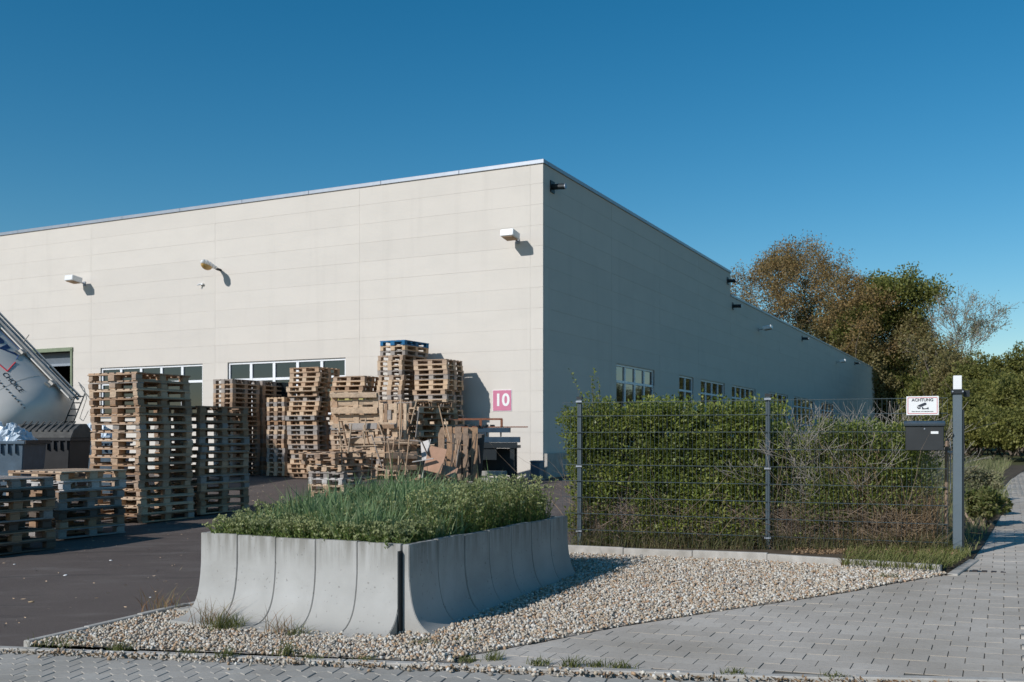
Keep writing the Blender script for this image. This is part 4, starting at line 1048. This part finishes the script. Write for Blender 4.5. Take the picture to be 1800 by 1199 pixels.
sedum(560, lambda a, b: a < .6+.15*math.sin(b*5) and b > .7, (.18, .46), 'sedum_right', 'taller budding sedum clumps along the right side of the planter')

# ------------------------------------------------------------------ fence
fA = G(1019, 962, .06); fB = G(1350, 979, .06); fA.z = fB.z = 0
F0 = P(1019, 767, 12.35); F0.z = 0; F1 = P(1350, 767, 11.5); F1.z = 0
fdir = (F1-F0).normalized(); F2 = F0+fdir*along(F0, fdir, 1683)
fz = EYE-1.37
fe = empty('wire_fence', (F0.x, F0.y, fz), math.atan2(fdir.y, fdir.x)); tag(fe, 'grey-green double wire mesh fence in front of the hedge', 'fence')
dl = (F1-F0).length; dl2 = (F2-F0).length
for x in (0, dl):
    o = MB().box((x, .0, .90), (.052, .04, 1.86)).build('post', M['fence_post_grey'], fe, bevel=.004)
    MB().box((x, 0, 1.845), (.066, .046, .035)).build('post_cap', M['dark_metal'], o)
    for z in (1.8, 1.0, .2): MB().box((x, -.035, z), (.075, .012, .02)).build('clip', M['metal_coping'], o)
for x0, x1 in ((-.21, dl-.01), (dl+.01, dl2-.10)):
    v = MB()
    nv = int((x1-x0)/.05)
    for i in range(nv+1): v.box((x0+i*(x1-x0)/nv, -.032, .895), (.0026, .0026, 1.80))
    for k in range(10):
        z = .02+k*.2
        if z > 1.8: z = 1.785
        v.box(((x0+x1)/2, -.039, z), (x1-x0, .005, .0065)); v.box(((x0+x1)/2, -.025, z), (x1-x0, .005, .0065))
    v.build('wire_panel', M['wire_grey'], fe)
# gate post
gp_ = empty('gate_post', (F2.x, F2.y, EYE-(979-HY)/F*F2.y), ROT+.08); tag(gp_, 'tall square grey gate post with white box on top', 'post')
zt = (979-692)/F*F2.y
MB().box((0, 0, zt/2), (.092, .10, zt)).build('shaft', M['post_grey'], gp_, bevel=.005)
MB().box((0, -.0, zt+.02), (.125, .14, .05)).build('collar', M['dark_metal'], gp_, bevel=.004)
MB().box((0, 0, zt+.115), (.085, .10, .155)).build('reflector_box', M['white_plastic'], gp_, bevel=.004)
MB().box((0, 0, .004), (.15, .15, .012)).build('base_plate', M['metal_coping'], gp_)
for x in (-.05, .05): MB().tube((x, -.07, zt+.02), (x, -.082, zt+.02), .009, .009, 8).build('bolt', M['metal_coping'], gp_)
MB().box((.057, .0, zt*.47), (.018, .06, zt*.86)).build('closing_strip', M['dark_metal'], gp_)
MB().box((.09, .02, zt-.0), (.06, .07, .07)).build('latch_box', M['dark_metal'], gp_)
for z in (.35, .7, 1.05, 1.4): MB().box((.072, -.0, z), (.014, .03, .03)).build('hinge_eye', M['dark_metal'], gp_)
# warning sign
YS = (F0+fdir*along(F0, fdir, 1621.5)).y-.08
sg = empty('warning_sign', P(1621.5, 713, YS), math.atan2(fdir.y, fdir.x)); tag(sg, 'white warning sign with ACHTUNG and camera symbol wired to fence', 'sign')
sw, sh = 49/F*YS/.93, 33/F*YS
MB().box((0, 0, 0), (sw, .004, sh)).build('plate', M['white_plastic'], sg)
rd = MB(); b_ = .012
rd.box((0, -.003, sh/2-.016), (sw-.032, .002, .005)).box((0, -.003, -sh/2+.016), (sw-.032, .002, .005)).box((-sw/2+.016, -.003, 0), (.005, .002, sh-.037)).box((sw/2-.016, -.003, 0), (.005, .002, sh-.037)); rd.build('red_border', M['sign_red'], sg)
link('lettering', text_mesh('ACHTUNG', .044, 'lettering', M['sign_ink'], .0012, .001), sg, (0, -.0035, .060), (PI/2, 0, 0))
link('small_lettering', text_mesh('Dieser Bereich wird videoüberwacht', .0145, 'small_lettering', M['sign_ink'], .0002, .001), sg, (0, -.0035, -.064), (PI/2, 0, 0))
cm = MB(); Rc = Matrix.Rotation(-.42, 3, 'Y')
def s2(poly):
    cm.prism(poly, lambda x, y, t__: Vector((x*1.0, -.003-t__, y*.92-.010)), .002)
s2([(-.055, .005), (-.03, .022), (.02, .045), (.038, .043), (.040, .022), (-.012, -.004), (-.022, -.004)])
s2([(-.058, -.002), (-.035, -.012), (-.03, -.028), (-.043, -.028), (-.052, -.018)]); s2([(-.03, -.004), (-.018, -.012), (-.02, -.028), (-.032, -.024)])
s2([(-.008, -.010), (.003, -.002), (.010, -.022), (.028, -.022), (.05, -.018), (.05, -.012), (.055, -.006), (.060, -.012), (.062, -.03), (.056, -.036), (.05, -.03), (.02, -.032), (-.002, -.034)])
cm.build('camera_symbol', M['sign_ink'], sg)
# mailbox
mbx = empty('mailbox', P(1625, 792, YS-.07), math.atan2(fdir.y, fdir.x)); tag(mbx, 'black metal mailbox with sloped lid hung on fence under the sign', 'mailbox')
mw, mh = 62/F*YS/.95, 48/F*YS
MB().box((0, 0, mh/2), (mw-.02, .12, mh)).build('body', M['mailbox_black'], mbx, bevel=.006)
ml = MB(); ml.prism([(-.085, mh-.015), (.075, mh+.025), (.075, mh+.032), (-.085, mh-.004), (-.085, mh-.045), (-.08, mh-.045)], lambda x, y, t__: Vector((t__-mw/2-.004, x, y)), mw+.008)
ml = MB().box((0, -.005, mh-.006), (mw+.01, .16, .035), Matrix.Rotation(.18, 3, 'X')); ml.build('lid', M['lid_grey'], mbx, bevel=.008)
MB().tube((-.0, -.061, mh*.79), (-.0, -.068, mh*.79), .008, .008, 10).build('lock', M['metal_coping'], mbx)
MB().box((.10, -.064, mh*.65), (.075, .006, .028)).build('name_label', M['white_plastic'], mbx, bevel=.002)
link('label_print', text_mesh('~~~~', .02, 'label_print', M['sign_ink'], 0, .0005), mbx, (.10, -.068, mh*.645), (PI/2, 0, 0)) if False else None
# wooden stake with clamp
stp = P(1663, 767, YS+.3); stp.z = gz(stp.x, stp.y)
o = empty('wooden_stake', stp); tag(o, 'weathered wooden stake between mailbox and gate post', 'stake')
zz = EYE-(772-HY)/F*10.9-stp.z
MB().tube((0, 0, 0), (.01, 0, zz-.04), .022, .02, 9).tube((.01, 0, zz-.04), (.02, 0, zz+.03), .02, .006, 9).build('shaft', M['old_wood_post'], o, smooth=False)
MB().box((.03, -.03, zz-.14), (.06, .02, .022)).build('clamp', M['metal_coping'], o); MB().tube((.045, -.01, zz-.6), (.045, -.01, zz-.02), .005).build('rod', M['metal_coping'], o)

# ------------------------------------------------------------------ hedges behind the fence
def hedge(name, x0, x1, y0, y1, z0, z1, n, leaf, label, dens_low=.25, twn=260, twmat='twig', seed=3, lumps=110, cat='hedge', lsz=.034, tw_r=.005, bumps=.16):
    root = empty(name, (F0.x, F0.y, fz), math.atan2(fdir.y, fdir.x)); tag(root, label, cat)
    rg = np.random.RandomState(seed)
    LC = np.stack([rg.uniform(x0, x1, lumps), y0+rg.rand(lumps)**2.6*(y1-y0), z0+(z1-z0)*rg.rand(lumps)**.8], 1); LR = rg.uniform(.12, .26, lumps)
    i = rg.randint(0, lumps, n); d = unit(rg.normal(size=(n, 3))); q = rg.uniform(.55, 1.08, n)[:, None]
    pt = LC[i]+d*q*LR[i][:, None]; zr = (pt[:, 2]-z0)/(z1-z0)
    keep = (rg.rand(n) < np.clip(dens_low+zr*3.2, 0, 1)) & (pt[:, 2] > .02) & (pt[:, 1] > .0) & (pt[:, 2] < z1+bumps*rg.rand(n))
    dn = np.sin(pt[:, 0]*7.1+seed)*np.sin(pt[:, 2]*8.3+pt[:, 0]*2.1)+.7*np.sin(pt[:, 0]*15.3+pt[:, 2]*6.0)*np.sin(pt[:, 2]*17.0+seed)
    keep &= rg.rand(n) < np.clip(.80+.75*dn, .28, 1)
    pt, d = pt[keep], d[keep]; m = len(pt)
    link('leaves', leaves_mesh('leaves', pt, d+rg.normal(size=(m, 3))*.9+np.array([0, -.25, .3]), lsz*rg.uniform(.45, 1.5, m), lsz*.62*rg.uniform(.7, 1.3, m), M[leaf]), root)
    P0, P1, R0, R1 = twigs(twn, lambda: (rg.uniform(x0, x1), rg.uniform(max(y0, .03), y1), rg.uniform(0, .25)), (z1-z0)*.9, tw_r, .2, 5, 1.1)
    link('stems', tubes_mesh('stems', P0, P1, R0, R1, M[twmat], 4), root)
    P0, P1, R0, R1 = twigs(twn*6, lambda: (rg.uniform(x0, x1), rg.uniform(.01, .3), rg.uniform(0.0, .5)), .34, .0032, .45, 3, .15)
    link('undergrowth', tubes_mesh('undergrowth', P0, P1, R0, R1, M[twmat], 3), root)
    return root
hedge('hedge', -.16, dl, .16, 1.0, .12, 1.70, 150000, 'hedge_leaf', 'clipped leafy green hedge behind the left fence panel', .75, 200, seed=4, lumps=330, lsz=.044, bumps=.24)
# taller sprig at the left end
sp_ = empty('hedge_shoot', F0+fdir*.10+Vector((-fdir.y, fdir.x, 0))*.3+Vector((0, 0, fz+1.5))); tag(sp_, 'thin leafy shoots rising above the left end of hedge', 'shoot')
P0, P1, R0, R1 = twigs(9, lambda: (RS.uniform(-.06, .12), RS.uniform(-.1, .1), 0), .62, .004, .07, 4, 2.6)
link('stems', tubes_mesh('stems', P0, P1, R0, R1, M['twig'], 4), sp_)
i = RS.randint(0, len(P0), 420); cc = P0[i]+(P1[i]-P0[i])*RS.rand(420, 1)
link('leaves', leaves_mesh('leaves', cc, RS.normal(size=(420, 3))+np.array([0, 0, .6]), .035, .02, M['hedge_leaf']), sp_)
hedge('shrub', dl+.0, dl2-.5, .15, 1.0, .15, 1.46, 68000, 'ivy_leaf', 'patchy dark shrub with bare patches behind the right fence panel', .30, 260, 'twig', 8, 90, 'shrub', .036)
hedge('shrub', dl2-.95, dl2-.25, .3, .9, .2, 1.15, 6000, 'hedge_leaf', 'sparse shrub under the mailbox beside the gate post', .4, 120, 'dry_stem', 12, 30, 'shrub', .034)
# bare grey branches poking out of the right shrub
def bare(px, base_z, h, n, label, Yd, mat='twig_grey', seed=1, wdt=.5, depth=4):
    p = P(px, 767, Yd); b0 = Vector((p.x, p.y, gz(p.x, p.y)+base_z)); r = empty('bare_shrub', b0); tag(r, label, 'shrub')
    allp = []
    for k in range(n):
        segs, tips = skeleton(h, .008, depth, seed*10+k, .5, (2, 3), .80, .18, .30)
        ox, oy = random.uniform(-wdt/2, wdt/2), random.uniform(-.15, .15); s_ = random.uniform(.75, 1.05)
        for a, b, r0, r1, kk in segs: allp.append(((a.x*s_+ox, a.y*s_*.6+oy, a.z*s_), (b.x*s_+ox, b.y*s_*.6+oy, b.z*s_), r0, r1))
    P0 = np.array([a[0] for a in allp]); P1 = np.array([a[1] for a in allp]); z = P1[:, 2].max(); f_ = h/z; P0 = P0*np.array([1, 1, f_]); P1 = P1*np.array([1, 1, f_])
    link('branches', tubes_mesh('branches', P0, P1, np.maximum([a[2] for a in allp], .0022), np.maximum([a[3] for a in allp], .0018), M[mat], 4), r); return r
bare(1490, 0, 1.86, 16, 'bare grey twiggy shrub rising over the right hedge', 11.6, seed=2, wdt=1.2, depth=5)
bare(1425, 0, 1.74, 11, 'bare grey twiggy shrub just right of the middle fence post', 11.7, seed=5, wdt=.9, depth=5)
bare(1580, 0, 1.45, 12, 'bare brownish shrub behind the warning sign', 11.4, 'dry_stem', seed=7, wdt=1.0)
# dry stems and leaf litter at hedge foot
def fenc(a, b, z): q = F0+fdir*a+Vector((-fdir.y, fdir.x, 0))*b; return (q.x, q.y, gz(q.x, q.y)+z)
n = 5200; Bp = np.array([fenc(a, b, .07) for a, b in zip(RS.uniform(-.1, dl2-.1, n), RS.uniform(-.12, .5, n)**1.0)])
tag(link('dry_grass', blades_mesh('dry_grass', Bp, RS.uniform(.08, .34, n), .006, RS.uniform(.2, 1.2, n), M['dry_grass'])), 'dry straw-coloured grass along the foot of the hedge', 'grass', None, 'stuff')
n = 1500; Bp = np.array([fenc(a, b, .07) for a, b in zip(RS.uniform(dl2-1.25, dl2-.2, n), RS.uniform(.05, .6, n))])
tag(link('dry_stems', blades_mesh('dry_stems', Bp, RS.uniform(.25, .95, n), .008, RS.uniform(.05, .5, n), M['dead_leaf'])), 'tall brown dry stems under the black mailbox', 'stems', None, 'stuff')
n = 6500; a_ = RS.uniform(-.1, dl2, n); b_ = np.where(a_ > 2.6, RS.uniform(-.42, .55, n), RS.uniform(.0, .55, n))
tag(link('leaf_litter', leaves_mesh('leaf_litter', np.array([fenc(x, y, .085) for x, y in zip(a_, b_)]), RS.normal(size=(n, 3))*np.array([1, 1, .25]), .035, .025, M['dead_leaf'])), 'brown fallen leaves on the soil under the hedge', 'leaves', None, 'stuff')
vp = [xy(G(1480, 1002)), xy(G(1540, 1006)), xy(G(1640, 1012)), xy(G(1672, 1006)), xy(G(1705, 985)), xy(G(1690, 962)), xy(G(1560, 965)), xy(G(1490, 975))]
Bp = scatter(vp, 4600, lambda x, y: gz(x, y)+.05)
tag(link('verge_grass', blades_mesh('verge_grass', Bp, RS.uniform(.03, .14, len(Bp)), .008, RS.uniform(.2, 1.1, len(Bp)), M['weed_green'])), 'short green grass in front of the gate post', 'grass', None, 'stuff')
vp2 = [xy(G(1700, 992)), xy(G(1738, 935)), xy(G(1776, 872)), (9.6, 19.6), (13.2, 27), (19, 38), (9, 44), (6.5, 30), (5.6, 18), xy(G(1690, 955))]
Bp = scatter(vp2, 15000, lambda x, y: gz(x, y)+.0)
hh = RS.uniform(.10, .45, len(Bp))*np.where(Bp[:, 1] > 14, 1.2, .7)
tag(link('meadow_grass', blades_mesh('meadow_grass', Bp, hh, RS.uniform(.010, .022, len(Bp)), RS.uniform(.2, 1.0, len(Bp)), M['path_grass'])), 'rough uncut grass along the left edge of footpath', 'grass', None, 'stuff')
for i, (px, py, s_, lab) in enumerate(((1728, 925, .75, 'low leafy weed bush directly right of the gate post'), (1722, 880, .9, 'grey-green weed bush behind the gate post'), (1752, 905, .45, 'small weed bush at the path edge'))):
    q = G(px, py); bush(lab, (q.x, q.y, q.z), s_, s_*.8, s_*.75, M['weed_green'] if i != 1 else M['tree_grey'], M['twig'], 40+i, 3500, .06, 26, 'weed_bush', 'weeds', None, 4)

# weeds round the gravel
def tuft(p, n, h, w_, mat, label, nm='weed_tuft', lean=(.3, 1.2)):
    B = np.array([(p.x+RS.normal()*w_, p.y+RS.normal()*w_*.6, p.z) for _ in range(n)])
    tag(link(nm, blades_mesh(nm, B-np.array(tuple(p)), RS.uniform(h*.4, h, n), .006, RS.uniform(lean[0], lean[1], n), mat), None, p), label, 'weeds', 'weeds growing along gravel and kerbs')
tuft(G(288, 1074), 60, .30, .09, M['weed_red'], 'reddish wispy weed at the far left toe of planter')
tuft(G(368, 1102), 60, .34, .08, M['weed_red'], 'reddish wispy weed before the planter left end')
tuft(G(398, 1108), 200, .20, .07, M['weed_green'], 'bright green weed tuft against the planter left part')
tuft(G(490, 1117), 34, .30, .06, M['weed_red'], 'thin dry weed before the planter middle')
tuft(G(520, 1120), 60, .15, .05, M['weed_green'], 'low green weed before the planter middle')
tuft(G(745, 1135), 90, .07, .07, M['weed_green'], 'small green weeds at the planter front corner')
tuft(G(820, 1128), 60, .06, .05, M['weed_green'], 'tiny weeds under the shaded planter wall')
tuft(G(110, 1132), 160, .08, .12, M['weed_green'], 'moss and weeds at the left gravel tip')
tuft(G(1486, 998), 60, .22, .02, M['weed_red'], 'reddish young plant at the fence kerb')
tuft(G(1560, 1018), 60, .10, .06, M['weed_green'], 'green weed at gravel and pavement edge')
WT = [(210, 1143, .10), (330, 1152, .08), (400, 1157, .11), (505, 1152, .16), (545, 1160, .07), (640, 1162, .05), (820, 1163, .06), (868, 1160, .09), (950, 1168, .07), (1005, 1172, .10), (1050, 1172, .07), (1090, 1176, .08), (1290, 1186, .06), (1465, 1192, .06)]
for i, (px, py, h) in enumerate(WT): tuft(G(px, py), 70, h, .04, M['weed_green'], 'small kerb weed, number %d counted from left' % (i+1) if False else ['leftmost small weed on the front kerb', 'second small weed on the front kerb from left', 'weed clump on front kerb below planter left part', 'tallest weed on front kerb below the planter', 'low weed right of the tallest kerb weed', 'flat weed on front kerb below planter corner', 'small weed where gravel meets front kerb', 'kerb weed just right of the gravel end', 'kerb weed below the start of pavement', 'bushy kerb weed at the pavement foot', 'low kerb weed right of the bushy one', 'third last weed on the front kerb', 'second last weed on the front kerb', 'rightmost small weed on the front kerb'][i])
n = 900; pts = []
for _ in range(n):
    s_ = RS.uniform(.3, 7.5); p = fline(s_)-fn_*RS.uniform(.03, .1); pts.append((p.x, p.y, gz(p.x, p.y)+.0))
tag(link('kerb_moss', leaves_mesh('kerb_moss', np.array(pts), RS.normal(size=(n, 3))*np.array([1, 1, .5]), .03, .014, M['dead_leaf'])), 'dry debris and moss in the joint along the front kerb', 'debris', None, 'stuff')
# litter on the asphalt
for i, (px, py, s_, lab) in enumerate(((195, 985, .05, 'white pebble on asphalt left of the planter'), (115, 1011, .05, 'pale flat scrap on the dark asphalt'), (25, 992, .04, 'small white scrap near the left edge'), (264, 1050, .03, 'tiny white scrap near the gravel kerb'), (55, 1058, .07, 'thin brown stick on asphalt at lower left'))):
    p = G(px, py, -.015); o = link('litter_scrap', stones('litter_scrap', np.array([[0, 0, 0.0]]), s_*.5, s_*.6, M['white_plastic'] if i < 4 else M['dry_stem']), None, p); o.scale = (1, .6, .35); tag(o, lab, 'litter')

sp_pts = []
for _ in range(260):
    q = random.choice([G(random.uniform(60, 440), random.uniform(905, 965)), G(random.uniform(0, 330), random.uniform(960, 1100)), G(random.uniform(430, 520), random.uniform(842, 880)), G(random.uniform(830, 985), random.uniform(845, 880))])
    if not in_planter(q.x, q.y, .3): sp_pts.append((q.x, q.y, q.z-.012))
sp_pts = np.array(sp_pts); nn_ = len(sp_pts)
tag(link('splinters', leaves_mesh('splinters', sp_pts, RS.normal(size=(nn_, 3))*np.array([1, 1, .06]), RS.uniform(.015, .07, nn_), .010, M['wood_new'], .6)), 'small wood splinters and crumbs strewn on the asphalt yard', 'splinters', None, 'stuff')
# ------------------------------------------------------------------ trees beyond
def base(px, Y): q = P(px, 767, Y); return (q.x, q.y, gz(q.x, q.y))
def wh(pxw, ytop, Y): return pxw/F*Y, (HY-ytop)/F*Y+EYE-gz(9, 40)
Y = 112; w_, h_ = wh(248, 420, Y)
tree('large spreading oak with rusty brown spring leaves behind the roof', 'tree', base(1388, Y), h_, w_, M['bark'], M['oak_leaf'], 7, 5, 46000, .22, .42, 'oak_tree', None, .75, (2, 3), .27, .05, r=.55, ratio=.78)
Y = 110; w_, h_ = wh(130, 505, Y)
tree('olive brown tree filling the gap between oak and green tree', 'tree', base(1490, Y), h_, w_, M['bark'], M['tree_olive'], 6, 51, 26000, .24, .5, 'olive_tree', None, .65, (2, 3), .33, .12, r=.3)
Y = 105; w_, h_ = wh(150, 484, Y)
tree('bright green leafy tree right of the brown oak', 'tree', base(1545, Y), h_, w_, M['bark'], M['tree_green'], 6, 9, 30000, .30, .55, 'leafy_tree', None, .6, (2, 3), .35, .15, r=.35)
Y = 96; w_, h_ = wh(115, 505, Y)
tree('almost bare pale tree against the sky', 'tree', base(1692, Y), h_, w_, M['bark_pale'], M['tree_grey'], 7, 21, 4200, .16, .25, 'bare_tree', None, .5, (2, 3), .30, .2, r=.2, ratio=.76)
Y = 104; w_, h_ = wh(110, 540, Y)
tree('olive brown thin tree left of the bare one', 'tree', base(1610, Y), h_, w_, M['bark_pale'], M['tree_olive'], 6, 31, 20000, .24, .5, 'thin_tree', None, .5, (2, 3), .3, .2, r=.2)
Y = 88; w_, h_ = wh(90, 590, Y)
tree('slender pale-stemmed tree above the warning sign', 'tree', base(1640, Y), h_, w_, M['bark_pale'], M['tree_olive'], 6, 37, 6000, .26, .4, 'thin_tree', None, .45, (2, 3), .35, .2, r=.18)
BL = [  # px, Y, width px, top y, leaf, label
    (1330, 108, 150, 560, 'oak_leaf', 'rusty brown bush mass under the oak crown'), (1430, 106, 150, 545, 'tree_olive', 'olive brown tree crown between oak and green tree'),
    (1500, 102, 130, 560, 'tree_olive', 'olive crown below the green tree'), (1565, 106, 120, 570, 'tree_green', 'green crown low behind the hall end'),
    (1600, 104, 120, 620, 'tree_olive', 'brownish bush behind the hall end corner'), (1572, 103, 80, 640, 'tree_green', 'dark green bush right beside the far hall corner'),
    (1688, 82, 120, 606, 'tree_olive', 'olive bush at the foot of the bare pale tree'), (1650, 84, 120, 640, 'tree_green', 'green bush behind the gate post'), (1720, 78, 120, 610, 'bush_green', 'rounded green bush right of the gate post top'),
    (1790, 74, 120, 592, 'bush_green', 'tallest rounded bush at the right edge'), (1760, 66, 150, 650, 'bush_green', 'broad olive green bush in the right middle'),
    (1690, 62, 130, 690, 'bush_green', 'lower green bush directly behind the gate post'), (1820, 58, 160, 640, 'bush_green', 'large green bush cut by the right edge'),
    (1735, 50, 140, 715, 'bush_green', 'low dark green bush behind the path grass'), (1800, 46, 130, 720, 'bush_green', 'low dark green bush at the right frame edge'),
    (1620, 56, 120, 745, 'bush_green', 'low bush behind the warning sign'), (1900, 50, 160, 640, 'bush_green', 'green bush just outside the right edge')]
for i, (px, Y, pw, yt, lf, lab) in enumerate(BL):
    w_, h_ = wh(pw, yt, Y); nn = 20000 if Y > 60 else 24000
    bush(lab, base(px, Y), w_*1.12, w_*.9, h_, M[lf], M['bark'], 60+i, nn, (.27 if Y > 80 else .20 if Y > 56 else .15), 150, 'bush', 'bush', 'bushes and trees beyond the hall')
# far wood as one mass on the horizon, also what the windows mirror
P_ = []
for _ in range(26000):
    a = RS.uniform(0, 1); x = -40+a*300; y = 150+RS.uniform(0, 14)+RS.normal()*3; P_.append((x, y, RS.rand()**.7*(9+2.5*math.sin(x*.21)+1.5*math.sin(x*.53))))
P_ = np.array(P_); tag(link('far_wood', leaves_mesh('far_wood', P_, RS.normal(size=P_.shape), .9, .6, M['far_wood'])), 'distant band of woodland beyond the hall', 'wood', None, 'stuff')
print('objects', len(bpy.data.objects))
